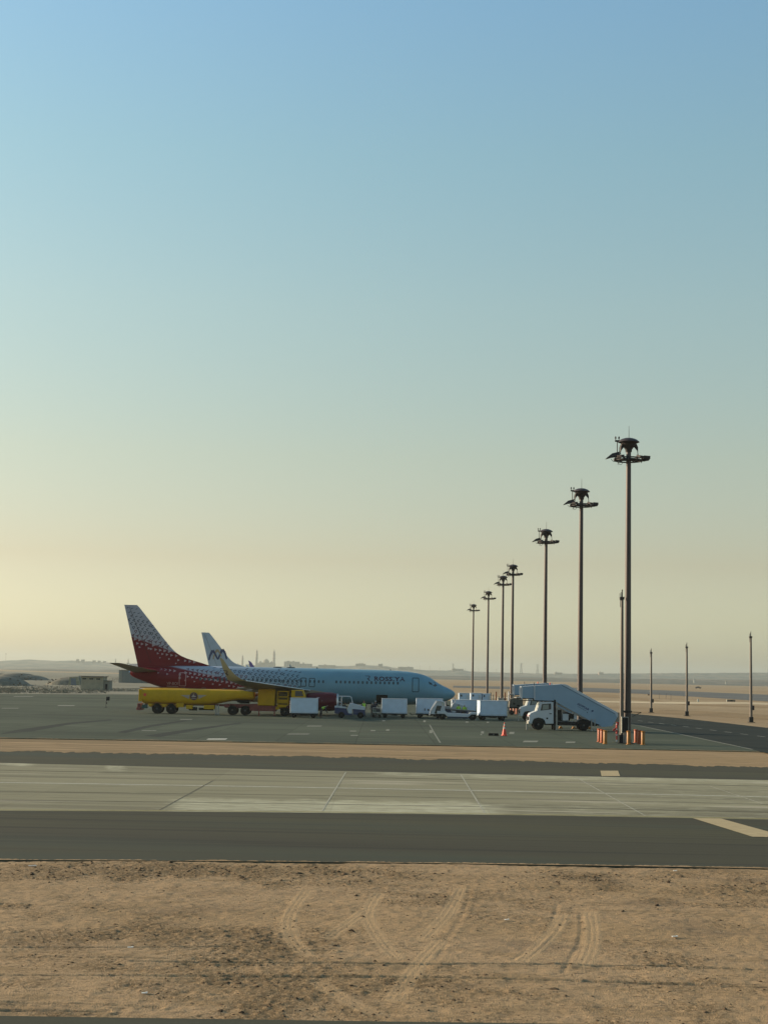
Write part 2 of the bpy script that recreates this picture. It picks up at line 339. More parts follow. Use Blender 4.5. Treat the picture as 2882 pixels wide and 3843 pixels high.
# worn paint and stains on the apron
for px, py, w, h in ((815, 2774, 80, 4), (1180, 2725, 60, 3), (1120, 2755, 90, 3), (1325, 2744, 26, 3), (1330, 2760, 30, 3), (1400, 2742, 20, 4), (1440, 2705, 12, 4), (1455, 2740, 14, 6), (1593, 2707, 10, 7),
                     (1617, 2746, 13, 11), (1752, 2710, 12, 4), (1830, 2711, 10, 4), (1810, 2749, 12, 8), (1805, 2757, 7, 4), (1920, 2751, 20, 8), (1990, 2783, 60, 6), (2140, 2786, 40, 5), (560, 2742, 60, 2), (90, 2614, 80, 2), (250, 2648, 70, 3), (40, 2658, 70, 2), (700, 2700, 50, 2)):
    quad('apron_marking', [(px-w/2, py+h/2), (px+w*.4, py+h/2), (px+w/2, py-h/2), (px-w*.4, py-h/2)], M_faint if w < 70 and px != 815 else M_white if px == 815 else M_faint, .008)
seg('apron_marking', [(1612, 2720), (1632, 2756), (1652, 2788)], .12, M_faint, .008)
M_stain = mat('apron_stain', (.045, .05, .043), .9, spec=.05, var=.2, scale=.8, stretch=(.3, 1, 1))
for pts in ([(0, 2755), (60, 2740), (260, 2712), (420, 2700), (420, 2704), (270, 2718), (120, 2745)], [(440, 2748), (560, 2722), (700, 2702), (702, 2706), (570, 2728), (470, 2752)], [(540, 2762), (720, 2735), (900, 2712), (905, 2715), (740, 2741), (600, 2766)]):
    quad('apron_stain', pts, M_stain, .006)
strip('sand_strip', E_far, E_ap, -.05, M_berm)
# sand drifted over the pavement edges
def drift(ctrl, sg, seed, amp, z=.005, mt=None):
    p_ = curve_pts(ctrl, 0, -600, 3500, 420); rs_ = np.random.RandomState(seed); w = np.convolve(rs_.rand(440), np.ones(9)/9, 'same')[:421]*1.2+.35*rs_.rand(421); w = np.clip((w-.5)*2.2, .02, None)*amp; b = MB()
    b.add([(q.x, q.y-sg*.3*0, z) for q in p_]+[(q.x, q.y+sg*w[i], z) for i, q in enumerate(p_)], [(i, i+1, 421+i+1, 421+i) for i in range(420)]); tag(b.build('drifted_sand', mt or M_nsand), kind='structure')
drift(E_far, -1, 4, 1.5, mt=M_berm); drift(E_ap, 1, 5, .5, mt=M_berm); drift(E_near, 1, 6, .22)
# ------------------------------------------------------------------ near sand with ruts, tyre tracks
X0, X1, Y0, Y1, ST = -17., 17., 18.5, 41.5, .04
nx = int((X1-X0)/ST); ny = int((Y1-Y0)/ST)
gx, gy = np.meshgrid(np.linspace(X0, X1, nx), np.linspace(Y0, Y1, ny))
def vnoise(cell, seed):
    rs = np.random.RandomState(seed); u = (gx-X0)/cell; v = (gy-Y0)/cell
    g = rs.rand(int(v.max())+3, int(u.max())+3); iu = u.astype(int); iv = v.astype(int); fu = u-iu; fv = v-iv
    fu = fu*fu*(3-2*fu); fv = fv*fv*(3-2*fv)
    return (g[iv, iu]*(1-fu)+g[iv, iu+1]*fu)*(1-fv)+(g[iv+1, iu]*(1-fu)+g[iv+1, iu+1]*fu)*fv-.5
TRK = np.zeros(gx.shape)
h = -.03+.03*vnoise(3.0, 1)+.018*vnoise(1.1, 2)+.014*vnoise(.4, 3)+.014*vnoise(.16, 4)+.012*vnoise(.085, 14)
band = np.exp(-((gy-37.5)/3.0)**2)*1.1+np.exp(-((gy-.02*gx-28.2)/1.3)**2)*np.clip((1.0-gx)/3, 0, 1)*.95+np.exp(-((gy-24.6)/.9)**2)*.35+np.exp(-((gy-21.7)/.6)**2)*.5
rough = np.clip((vnoise(2.2, 6)*1.3+vnoise(.7, 7)*1.2+vnoise(5, 11)*.8)*.9+band*.75-.02, 0, 1)
h += rough*(.035*np.maximum(vnoise(.12, 8), 0)+.03*np.maximum(vnoise(.085, 9), 0)+.012*vnoise(.05, 10))
def groove(pts, prof, half):
    global h
    P = [G(*p, ZS) for p in pts]
    # densify with catmull-rom
    Q = []
    for i in range(len(P)-1):
        a = P[max(i-1, 0)]; p0 = P[i]; p1 = P[i+1]; c = P[min(i+2, len(P)-1)]
        for k in range(6):
            t = k/6; Q.append(.5*((2*p0)+(p1-a)*t+(2*a-5*p0+4*p1-c)*t*t+(3*p0-a-3*p1+c)*t**3))
    Q.append(P[-1])
    D = np.full(gx.shape, 9.0)
    for a, c in zip(Q[:-1], Q[1:]):
        lo = (min(a.x, c.x)-half, min(a.y, c.y)-half); hi = (max(a.x, c.x)+half, max(a.y, c.y)+half)
        i0 = max(int((lo[0]-X0)/ST), 0); i1 = min(int((hi[0]-X0)/ST)+2, nx); j0 = max(int((lo[1]-Y0)/ST), 0); j1 = min(int((hi[1]-Y0)/ST)+2, ny)
        if i0 >= i1 or j0 >= j1: continue
        X = gx[j0:j1, i0:i1]; Y = gy[j0:j1, i0:i1]; dx = c.x-a.x; dy = c.y-a.y; L = max(dx*dx+dy*dy, 1e-6)
        t = np.clip(((X-a.x)*dx+(Y-a.y)*dy)/L, 0, 1); d = np.hypot(X-a.x-t*dx, Y-a.y-t*dy)
        sg = np.sign((X-a.x)*dy-(Y-a.y)*dx); cur = D[j0:j1, i0:i1]
        D[j0:j1, i0:i1] = np.where(d < np.abs(cur), d*np.where(sg == 0, 1, sg), cur)
    msk = np.abs(D) < half; global msk_; msk_ = msk
    h[msk] = prof(h[msk], D[msk])
rut = lambda dep, w: (lambda hh, D: hh-dep*np.exp(-(D/w)**2)+dep*.5*np.exp(-((np.abs(D)-w*2)/w)**2))
tread = lambda hh, D: hh*.6-.030*.4+.0065*np.cos(D*2*np.pi/.10)*np.clip((.16-np.abs(D))/.05, 0, 1)
for pts, dp, w in (([(-300, 3568), (0, 3566), (400, 3566), (900, 3563), (1060, 3572), (1250, 3578)], .035, .06), ([(500, 3618), (900, 3622), (1441, 3626), (2000, 3627), (2300, 3632), (2600, 3638), (3100, 3655)], .045, .07),
                   ([(-300, 3672), (300, 3673), (900, 3674), (1441, 3676), (2000, 3686), (2450, 3700), (3100, 3728)], .04, .08), ([(2100, 3625), (2400, 3645), (2700, 3668), (3100, 3690)], .035, .06),
                   ([(2200, 3690), (2500, 3700), (3100, 3712)], .03, .05), ([(-200, 3764), (100, 3772), (430, 3783), (600, 3790)], .04, .06), ([(-200, 3800), (100, 3803), (400, 3808)], .05, .07), ([(-200, 3600), (400, 3604), (900, 3608)], .025, .06),
                   ([(2090, 3400), (2070, 3480), (2000, 3560), (1920, 3610)], .010, .05), ([(2178, 3440), (2176, 3530), (2140, 3600), (2110, 3660)], .010, .045), ([(1765, 3330), (1740, 3430), (1680, 3530), (1640, 3610)], .007, .06)):
    groove(pts, rut(dp*.85, w*.8), w*4)
for pts in ([(1150, 3350), (1105, 3410), (1086, 3450), (1086, 3500), (1108, 3547), (1150, 3590)], [(1420, 3360), (1388, 3410), (1381, 3452), (1407, 3504), (1440, 3550), (1490, 3600)], [(1370, 3425), (1310, 3470), (1235, 3525)],
            [(1730, 3340), (1690, 3420), (1640, 3480), (1590, 3530)], [(2110, 3440), (2080, 3500), (2020, 3560), (1960, 3615)], [(2215, 3430), (2225, 3500), (2220, 3560), (2190, 3630)], [(1650, 3540), (1560, 3640), (1480, 3760)], [(1200, 3700), (1300, 3760), (1400, 3810)]):
    groove(pts, tread, .16); TRK[msk_] = 1
fade = np.clip(np.minimum(gx-X0, X1-gx)/2.0, 0, 1)
h = np.minimum(h, -.008); h = h*fade+(-.075)*(1-fade)
me = bpy.data.meshes.new('sand_verge'); nv = nx*ny
me.vertices.add(nv); me.vertices.foreach_set('co', np.stack([gx, gy, h], -1).astype(np.float32).ravel())
idx = np.arange(nv).reshape(ny, nx); q = np.stack([idx[:-1, :-1], idx[:-1, 1:], idx[1:, 1:], idx[1:, :-1]], -1).reshape(-1, 4)
me.loops.add(q.size); me.loops.foreach_set('vertex_index', q.astype(np.int32).ravel())
me.polygons.add(len(q)); me.polygons.foreach_set('loop_start', np.arange(0, q.size, 4, dtype=np.int32))
me.polygons.foreach_set('use_smooth', np.ones(len(q), dtype=bool)); me.update(calc_edges=True); me.materials.append(M_nsand)
o = bpy.data.objects.new('sand_verge', me); C.objects.link(o); tag(o, kind='structure')
# pebbles and clods, one stuff object
M_peb = mat('pebble', (.12, .085, .055), .95, var=.5, scale=1.5, spec=.05, col2=(.035, .025, .018))
ga = me.attributes.new('gravel', 'FLOAT', 'POINT'); ga.data.foreach_set('value', (rough*fade).astype(np.float32).ravel())
ta = me.attributes.new('track', 'FLOAT', 'POINT'); ta.data.foreach_set('value', (TRK*fade).astype(np.float32).ravel())
n_ = M_nsand.node_tree; bs_ = n_.nodes['Principled BSDF']; old = bs_.inputs['Base Color'].links[0].from_socket
def node_(ty, **kw):
    q_ = n_.nodes.new(ty)
    for k_, v_ in kw.items(): setattr(q_, k_, v_)
    return q_
at = node_('ShaderNodeAttribute', attribute_name='gravel'); tcn = node_('ShaderNodeTexCoord'); mpn = node_('ShaderNodeMapping'); mpn.inputs['Scale'].default_value = (1, .6, 1)
n_.links.new(tcn.outputs['Object'], mpn.inputs[0]); ns = node_('ShaderNodeTexNoise'); ns.inputs['Scale'].default_value = 16; ns.inputs['Detail'].default_value = 8; ns.inputs['Roughness'].default_value = .75; n_.links.new(mpn.outputs[0], ns.inputs['Vector'])
ad = node_('ShaderNodeMath', operation='MULTIPLY_ADD'); n_.links.new(at.outputs['Fac'], ad.inputs[0]); ad.inputs[1].default_value = .16; n_.links.new(ns.outputs['Fac'], ad.inputs[2])
mrn = node_('ShaderNodeMapRange'); mrn.inputs['From Min'].default_value = .53; mrn.inputs['From Max'].default_value = .70; n_.links.new(ad.outputs[0], mrn.inputs['Value'])
mxn = node_('ShaderNodeMix', data_type='RGBA'); n_.links.new(mrn.outputs[0], mxn.inputs[0]); n_.links.new(old, mxn.inputs[6]); mxn.inputs[7].default_value = (.155, .108, .058, 1)
a2n = node_('ShaderNodeAttribute', attribute_name='track'); m2n = node_('ShaderNodeMath', operation='MULTIPLY'); n_.links.new(a2n.outputs['Fac'], m2n.inputs[0]); m2n.inputs[1].default_value = .55
mx2 = node_('ShaderNodeMix', data_type='RGBA'); n_.links.new(m2n.outputs[0], mx2.inputs[0]); n_.links.new(mxn.outputs[2], mx2.inputs[6]); mx2.inputs[7].default_value = (.40, .285, .16, 1); n_.links.new(mx2.outputs[2], bs_.inputs['Base Color'])
b = MB(); rs = np.random.RandomState(3)
OCT = [(1, 0, 0), (0, 1, 0), (-1, 0, 0), (0, -1, 0), (0, 0, 1), (.7, .7, .45), (-.7, .7, .45), (-.7, -.7, .45), (.7, -.7, .45)]
OF = [(0, 1, 5), (1, 2, 6), (2, 3, 7), (3, 0, 8), (4, 5, 6), (4, 6, 7), (4, 7, 8), (4, 8, 5), (0, 5, 8), (1, 6, 5), (2, 7, 6), (3, 8, 7)]
for i in range(42000):
    if i < 42000:
        x = rs.uniform(-13, 13); y = rs.uniform(20.8, 39.3)
        j = int((y-Y0)/ST); k = int((x-X0)/ST)
        if rs.rand() > .07+rough[j, k]**1.4*.8: continue
        z = h[j, k]; s = .006+.020*rs.rand()**3+(.026 if rs.rand() < .012 else 0)
        if y > 36.5: s *= 1.3
    else:
        x = rs.uniform(-40, 40); y = rs.uniform(88, 112)+(-.02*x); z = ZS; s = .02+.06*rs.rand()**2
        continue
    a = rs.uniform(0, 6.28); sx = s*rs.uniform(.8, 1.8); sy = s*rs.uniform(.7, 1.1); sz = s*rs.uniform(.5, 1.1); ca, sa = math.cos(a), math.sin(a)
    b.add([(x+(vx*sx*ca-vy*sy*sa), y+(vx*sx*sa+vy*sy*ca), z-.005+vz*sz+rs.uniform(-.1, .1)*s) for vx, vy, vz in OCT], OF)
tag(b.build('pebbles', M_peb), 'dark pebbles and dirt clods scattered over the near sand verge', 'pebbles', kind='stuff')
M_lit = mat('litter_white', (.75, .75, .7), .7, var=.1)
lit = [(123, 3251, 28, 'white strip of litter lying on the sand near the asphalt edge at far left'), (490, 3558, 20, 'pale stick of litter beside the rut on the left sand'), (543, 3730, 20, 'white scrap of litter on the lower left sand'),
       (1901, 3454, 16, 'small white scrap of paper on the open sand right of centre'), (2531, 3517, 22, 'thin pale stick lying on the sand on the right'), (2532, 3270, 14, 'tiny white scrap at the asphalt edge on the right')]
for px, py, w, lb in lit:
    p = G(px, py, -.02); k = w/ (FPX/p.y); bb = MB()
    bb.box(0, 0, 0, k, .035, .012, Matrix.Rotation(.15, 3, 'Z')).box(k*.35, .01, .006, k*.3, .045, .012, Matrix.Rotation(-.3, 3, 'Z'))
    o = bb.build('litter', M_lit, loc=(p.x, p.y, p.z+.015)); tag(o, lb, 'litter', 'scraps of litter on the sand')
# ------------------------------------------------------------------ shared materials for objects
M_tyre = mat('tyre_rubber', (.012, .012, .012), .85, spec=.15, var=.3, scale=8)
M_rim = mat('wheel_rim', (.07, .065, .06), .6, .1, var=.3, scale=10)
M_dark = mat('dark_metal', (.015, .015, .017), .6, .1, spec=.2, var=.4, scale=6)
M_black = mat('black_opening', (.008, .008, .009), .8, var=.3)
M_steel = mat('galvanised_steel', (.34, .33, .30), .5, .35, var=.25, scale=5)
M_wpaint = mat('white_vehicle_paint', (.46, .49, .52), .35, var=.08, scale=2, coat=.2)
M_wbox = mat('white_container_panel', (.46, .555, .665), .45, var=.10, scale=1.5)
M_glass = mat('tinted_glass', (.03, .045, .05), .08, var=.1, spec=.8)
M_yel = mat('yellow_paint', (.50, .285, .001), .45, var=.12, scale=2, spec=.2)
M_red = mat('dark_red_paint', (.16, .018, .02), .5, var=.25, scale=3)
M_orange = mat('orange_paint', (.33, .06, .006), .5, var=.2, scale=4)
M_amber = mat('amber_paint', (.30, .12, .006), .5, var=.2, scale=4)
M_blue = mat('navy_paint', (.015, .03, .10), .4, var=.2, scale=3)
M_lblue = mat('navy_lettering', (.008, .022, .10), .5, var=.1)
M_seat = mat('black_vinyl', (.02, .02, .02), .7, var=.2)
def wheel(parent, x, y, z, r, w, name='wheel', hub=True):
    """axle along y"""
    b = MB(); b.lathe([(r*.55, -w/2), (r*.92, -w/2), (r, -w*.3), (r, w*.3), (r*.92, w/2), (r*.55, w/2)], n=22, axis='y')
    o = b.build(name, M_tyre, parent, smooth=35, loc=(x, y, z))
    if hub:
        b = MB(); b.lathe([(r*.56, -w*.36), (r*.5, -w*.5), (r*.22, -w*.42), (r*.16, -w*.6), (.01, -w*.6)], n=18, axis='y')
        b.lathe([(r*.56, w*.36), (r*.5, w*.5), (r*.22, w*.42), (.01, w*.42)], n=18, axis='y'); b.build('rim', M_rim, o, smooth=35)
    return o
# ------------------------------------------------------------------ airliners (nose at local origin, nose towards +x)
FUS = [(0, 2.76, 2.70, .03), (.12, 2.98, 2.46, .26), (.4, 3.17, 2.20, .52), (.8, 3.37, 1.98, .80), (1.3, 3.60, 1.80, 1.04), (1.8, 3.84, 1.67, 1.24), (2.4, 4.22, 1.56, 1.42), (3.0, 4.60, 1.49, 1.56),
       (3.7, 4.88, 1.44, 1.68), (4.6, 5.09, 1.40, 1.78), (5.6, 5.22, 1.37, 1.84), (7, 5.31, 1.35, 1.875), (9, 5.35, 1.34, 1.88), (13, 5.37, 1.30, 1.88), (17, 5.38, 1.25, 1.88), (21, 5.38, 1.28, 1.88), (24.5, 5.38, 1.34, 1.88), (26.5, 5.38, 1.42, 1.86),
       (28.5, 5.38, 1.64, 1.78), (30.5, 5.37, 1.97, 1.64), (32.5, 5.33, 2.37, 1.42), (34.5, 5.24, 2.83, 1.12), (36, 5.12, 3.30, .84), (37, 5.0, 3.66, .60), (37.7, 4.88, 3.95, .40), (38.0, 4.74, 4.18, .26)]
FA = np.array(FUS)
def fus(a):
    return tuple(float(np.interp(a, FA[:, 0], FA[:, k])) for k in (1, 2, 3))
def fus_y(a, z):
    t, bt, w = fus(a); zc = (t+bt)/2; hh = (t-bt)/2
    return w*math.sqrt(max(0, 1-((z-zc)/hh)**2))
def airfoil(t):   # half thickness, 0..1 along the chord, 1 = thickest
    return 2.95*(.2969*math.sqrt(max(t, 0))-.126*t-.3516*t*t+.2843*t**3-.1036*t**4)*1.02
def wing_loft(b, secs, up=None, n=14):
    """secs: (le point, te point, half thickness, thickness direction, camber)"""
    ts = [.5*(1-math.cos(math.pi*i/n)) for i in range(n+1)]; rings = []
    for le, te, th, up, cam_ in secs:
        le = Vector(le); te = Vector(te); up = Vector(up).normalized()
        top = [le.lerp(te, t)+up*(th*airfoil(t)+cam_*math.sin(math.pi*t)) for t in ts]
        bot = [le.lerp(te, t)+up*(-th*airfoil(t)*.85+cam_*math.sin(math.pi*t)) for t in ts[1:-1]]
        rings.append(top+bot[::-1])
    return b.loft(rings, True)
def livery_mat(name, pale, tail_pale, red, line=None):
    M = bpy.data.materials.new(name); M.use_nodes = True; n = M.node_tree; b = n.nodes['Principled BSDF']; L = n.links.new
    b.inputs['Roughness'].default_value = .42; b.inputs['Specular IOR Level'].default_value = .2; b.inputs['Metallic'].default_value = 0; b.inputs['Coat Weight'].default_value = .0
    tc = n.nodes.new('ShaderNodeTexCoord'); sp = n.nodes.new('ShaderNodeSeparateXYZ'); L(tc.outputs['Object'], sp.inputs[0])
    def mth(op, a, c): 
        q = n.nodes.new('ShaderNodeMath'); q.operation = op
        for i, v in enumerate((a, c)):
            if isinstance(v, (int, float)): q.inputs[i].default_value = v
            else: L(v, q.inputs[i])
        return q.outputs[0]
    r1 = n.nodes.new('ShaderNodeMapRange'); r1.inputs['From Min'].default_value = -34; r1.inputs['From Max'].default_value = -16; L(sp.outputs['X'], r1.inputs['Value'])
    mx = n.nodes.new('ShaderNodeMix'); mx.data_type = 'RGBA'; L(r1.outputs[0], mx.inputs[0]); mx.inputs[6].default_value = (*tail_pale, 1); mx.inputs[7].default_value = (*pale, 1)
    cur = mx.outputs[2]
    if line:
        zA, xA, k = line
        s_ = mth('MULTIPLY', mth('ADD', mth('SUBTRACT', sp.outputs['Z'], zA), mth('MULTIPLY', mth('SUBTRACT', sp.outputs['X'], xA), k)), .947)
        r2 = n.nodes.new('ShaderNodeMapRange'); r2.inputs['From Min'].default_value = .10; r2.inputs['From Max'].default_value = -.05; L(s_, r2.inputs['Value'])
        m2 = n.nodes.new('ShaderNodeMix'); m2.data_type = 'RGBA'; L(r2.outputs[0], m2.inputs[0]); L(cur, m2.inputs[6]); m2.inputs[7].default_value = (*red, 1); cur = m2.outputs[2]
    nz = n.nodes.new('ShaderNodeTexNoise'); nz.inputs['Scale'].default_value = .6; nz.inputs['Detail'].default_value = 5; L(tc.outputs['Object'], nz.inputs['Vector'])
    mr = n.nodes.new('ShaderNodeMapRange'); mr.inputs['From Min'].default_value = .3; mr.inputs['From Max'].default_value = .7; mr.inputs['To Min'].default_value = .88; mr.inputs['To Max'].default_value = 1; L(nz.outputs['Fac'], mr.inputs['Value'])
    m3 = n.nodes.new('ShaderNodeMix'); m3.data_type = 'RGBA'; m3.blend_type = 'MULTIPLY'; m3.inputs[0].default_value = 1; L(cur, m3.inputs[6]); L(mr.outputs[0], m3.inputs[7])
    L(m3.outputs[2], b.inputs['Base Color'])
    return M
M_wing = mat('wing_grey', (.20, .17, .13), .45, .1, var=.12, scale=.8, stretch=(.5, 2, 1))
M_wtop = mat('wing_lit_edge', (.65, .66, .66), .3, .6, var=.08)  # bright tone paints the lit sliver of the wing's upper surface
M_cream = mat('winglet_cream', (.46, .34, .17), .45, var=.1, scale=1)
M_nac = mat('nacelle_red', (.085, .002, .010), .35, 0, var=.1, scale=1, spec=.25)
M_metal = mat('bare_metal', (.5, .5, .5), .3, .8, var=.15)
M_win = mat('cabin_window_glass', (.012, .03, .04), .3, var=.2, spec=.7)
M_mark_d = mat('livery_slate_mark', (.02, .03, .05), .5, var=.1)
M_mark_r = mat('livery_maroon_mark', (.10, .02, .035), .5, var=.1)
M_mark_p = mat('livery_pale_mark', (.34, .26, .28), .5, var=.1)
M_trim = mat('door_outline', (.008, .025, .035), .5, var=.1)
M_trim_p = mat('pale_door_outline', (.36, .20, .20), .5, var=.1)
M_mar = mat('maroon_lettering', (.025, .004, .02), .5, var=.05)
M_greyt = mat('grey_lettering', (.30, .20, .20), .5, var=.05)
AY = 182.0
NZ = W(1708, 2604, AY); NX = NZ.x
def AP(px, py, Y=AY):         # pixel -> (distance behind nose, height)
    w = W(px, py, Y); return (NX-w.x, w.z)
fin_te = [AP(519, 2502), AP(468, 2270.6)]
fin_le = [AP(*p) for p in ((792, 2499), (787, 2497), (707, 2473), (678.5, 2460.5), (660, 2448), (639, 2426), (610, 2390), (563, 2328.5), (521, 2275), (516, 2270.6))]
lz = np.array([p[1] for p in fin_le]); la = np.array([p[0] for p in fin_le])
def fin_edges(z):
    le = float(np.interp(z, lz, la)); t = (z-fin_te[0][1])/(fin_te[1][1]-fin_te[0][1]); te = fin_te[0][0]+(fin_te[1][0]-fin_te[0][0])*t
    return le, te
def fin_half(a, z):
    le, te = fin_edges(z); c = te-le; t = min(max((a-le)/c, 0), 1); ef = min(c, 5.5)
    return .5*(.085*ef)*airfoil(t)*(1 if c < 5.6 else min(1, .25+(a-le)/4.5))
def airliner(name, label, main=True):
    root = empty(name, (0, 0, 0), label, 'airplane', 'parked jet airliners')
    xA = -AP(490, 2400)[0]; zA = AP(490, 2400)[1]+.38
    LF = (AP(650, 2510)[1]+.22, -AP(650, 2510)[0], .193)
    if main: ML = livery_mat('jet_livery', (.135, .27, .345), (.36, .36, .41), (.14, .003, .010), (zA, xA, .339)); MF = livery_mat('jet_body_livery', (.135, .27, .345), (.36, .36, .41), (.14, .003, .010), LF)
    else: ML = livery_mat('white_jet_livery', (.46, .49, .52), (.40, .44, .50), (0, 0, 0))
    # fuselage
    b = MB(); rings = []; n = 40
    aa = sorted(set([float(q) for q in np.concatenate([FA[:, 0], np.linspace(.2, 37.9, 60)])]))
    for a in aa:
        t, bt, w = fus(a); zc = (t+bt)/2; hh = (t-bt)/2
        rings.append([(-a, w*math.cos(2*math.pi*i/n), zc+hh*math.sin(2*math.pi*i/n)) for i in range(n)])
    b.loft(rings); b.build('fuselage', MF if main else ML, root, smooth=50)
    # belly fairing
    b = MB(); rings = []
    for a, w, z0 in ((14.2, .9, 1.5), (15.2, 1.5, 1.25), (17, 1.85, 1.12), (20.5, 1.9, 1.10), (22.5, 1.7, 1.2), (24, 1.0, 1.45)):
        rings.append([(-a, w*math.cos(2*math.pi*i/20), 1.95+(1.95-z0)*math.sin(2*math.pi*i/20)) for i in range(20)])
    b.loft(rings); b.build('belly_fairing', M_wing, root, smooth=50)
    # fin
    b = MB(); rings = []; n = 16; ts = [.5*(1-math.cos(math.pi*i/n)) for i in range(n+1)]
    zs = sorted(set([4.85]+[round(float(z), 3) for z in np.linspace(float(lz[0])-.02, float(lz[-1]), 26)]))
    for z in zs:
        le, te = fin_edges(z)
        top = [(-(le+(te-le)*t), fin_half(le+(te-le)*t, z), z) for t in ts]; bot = [(p[0], -p[1], p[2]) for p in top[1:-1]]
        rings.append(top+bot[::-1])
    b.loft(rings); fin = b.build('tail_fin', ML, root, smooth=40)
    b = MB()
    for sgn in (-1, 1):
        z0, z1 = 5.6, 12.1; pts = []
        for z in (z0, z1):
            le, te = fin_edges(z); a = te-(te-max(le, te-5))*.33; pts.append((-a, sgn*(fin_half(a, z)+.012), z))
        b.tube(pts, .02, 5)
    b.build('rudder_hinge', M_dark, fin)
    b = MB(); b.lathe([(.02, 0), (.17, .02), (.17, .25), (.14, .25)], c=(-38.2, 0, 4.45), n=12, axis='x'); b.build('tail_exhaust', M_metal, root)
    # tailplanes
    for sg in (-1, 1):
        b = MB(); wing_loft(b, [((-34.4, sg*.55, 4.62), (-37.5, sg*.4, 4.45), .2, (0, 0, 1), 0), ((-38.1, sg*7.15, 5.5), (-39.35, sg*7.15, 5.48), .07, (0, 0, 1), 0)])
        b.build('tailplane', M_wing, root, smooth=40)
    # wings with winglets, engines
    for sg in (-1, 1):
        b = MB()
        S_ = [((-14.2, 1.6, 2.42), (-22.5, 1.6, 1.95), .45, (0, 0, 1), -.1), ((-16.7, 4.83, 2.84), (-22.0, 4.83, 2.25), .32, (0, 0, 1), -.08), ((-17.3, 6.0, 2.95), (-22.1, 6.0, 2.42), .26, (0, 0, 1), -.06),
              ((-20.3, 11.7, 3.42), (-23.6, 11.7, 3.2), .17, (0, 0, 1), -.03), ((-23.0, 16.7, 3.86), (-24.75, 16.7, 3.80), .09, (0, 0, 1), 0)]
        S_ = [((a[0], sg*a[1], a[2]), (c[0], sg*c[1], c[2]), th, u, cm) for a, c, th, u, cm in S_]
        wing_loft(b, S_); wg = b.build('wing', M_wing, root, smooth=40)
        b = MB()
        for (p, q_) in zip(S_[1:-1], S_[2:]): b.cyl(p[0], q_[0], .055, .045, 8)
        b.build('lit_leading_edge', M_wtop, wg, smooth=60)  # thin bright rod on the edge, the wing top's light put into its colour
        b = MB(); s2 = lambda y, z: (y*sg, z)
        tipz = 6.2 if main else 6.35
        WL = [((-23.0, 16.7, 3.86), (-24.75, 16.7, 3.80), .09, (0, -.1, 1)), ((-23.5, 17.1, 4.02), (-24.95, 17.1, 3.97), .08, (0, -.45, .9)), ((-24.1, 17.42, 4.42), (-25.15, 17.42, 4.40), .06, (0, -.85, .45)),
              ((-24.75, 17.62, 5.1), (-25.45, 17.62, 5.1), .045, (0, -1, .2)), ((-25.35, 17.82, tipz-.2), (-25.75, 17.82, tipz-.1), .03, (0, -1, .2)), ((-25.6, 17.86, tipz), (-25.8, 17.86, tipz+.08), .015, (0, -1, .2))]
        wing_loft(b, [((a[0], sg*a[1], a[2]), (c[0], sg*c[1], c[2]), th, (u[0], u[1]*sg, u[2]), 0) for a, c, th, u in WL])
        wl = b.build('winglet', (M_cream if sg < 0 else M_purple) if main else M_wpaint, wg, smooth=40)
        if main and sg < 0:
            def wmap(x, y):
                z = 4.62+y; t = (z-4.42)/(5.1-4.42); yy = 17.42+.2*min(t, 1.4)
                return (-25.07-.12*t+x, -(yy+.085), z)
            rb = MB(); rlogo(rb, lambda x, y: wmap(x, y), .55); rb.build('emblem', M_mar, wl)
        # flap track fairings
        for yy, a0, a1, z in ((6.6, 21.0, 23.2, 2.42), (9.3, 21.9, 23.9, 2.72), (12.0, 22.7, 24.5, 3.0)):
            b = MB(); b.lathe([(.02, a0-a1), (.14, (a0-a1)*.7), (.17, -.7), (.1, -.2), (.01, 0)], c=(-a0, sg*yy, z), n=12, axis='x'); b.build('flap_fairing', M_wing, wg, smooth=50)
        ex = -13.55; b = MB()
        prof = [(.80, .05), (.88, 0), (.98, -.25), (1.05, -.8), (1.06, -1.6), (1.02, -2.6), (.90, -3.5), (.88, -3.5), (.93, -2.5), (.80, -.3), (.80, .05)]
        b.lathe([(r, x) for r, x in prof], c=(ex, sg*4.83, 1.62), n=36, axis='x')
        b.f = [f for f in b.f if len(f) == 4]
        en = b.build('engine', M_nac if main else ML, root, smooth=50)
        b = MB(); b.lathe([(.80, .02), (.81, .07), (.88, .035), (.95, -.13), (.955, -.14)], c=(ex+.012, sg*4.83, 1.62), n=36, axis='x'); b.f = [f for f in b.f if len(f) == 4]; b.build('intake_lip', M_metal, en, smooth=60)
        b = MB(); b.lathe([(.79, -.55), (.2, -.5), (.02, -.15)], c=(ex, sg*4.83, 1.62), n=30, axis='x'); b.build('fan', M_dark, en, smooth=50)
        b = MB(); b.lathe([(.62, -3.2), (.60, -3.9), (.44, -4.5), (.30, -4.5), (.26, -4.2), (.05, -5.1)], c=(ex, sg*4.83, 1.62), n=26, axis='x'); b.build('exhaust_nozzle', M_metal, en, smooth=50)
        b = MB(); b.loft([[(-14.6, sg*4.83+y, 2.64) for y in (-.05, .05)]+[(-14.6, sg*4.83+y, 2.5) for y in (.05, -.05)], [(-16.5, sg*4.83+y, 2.9) for y in (-.16, .16)]+[(-16.5, sg*4.83+y, 2.3) for y in (.16, -.16)],
                [(-20.5, sg*4.83+y, 2.4) for y in (-.08, .08)]+[(-20.5, sg*4.83+y, 2.2) for y in (.08, -.08)]]); b.build('pylon', M_wing, en, smooth=30)
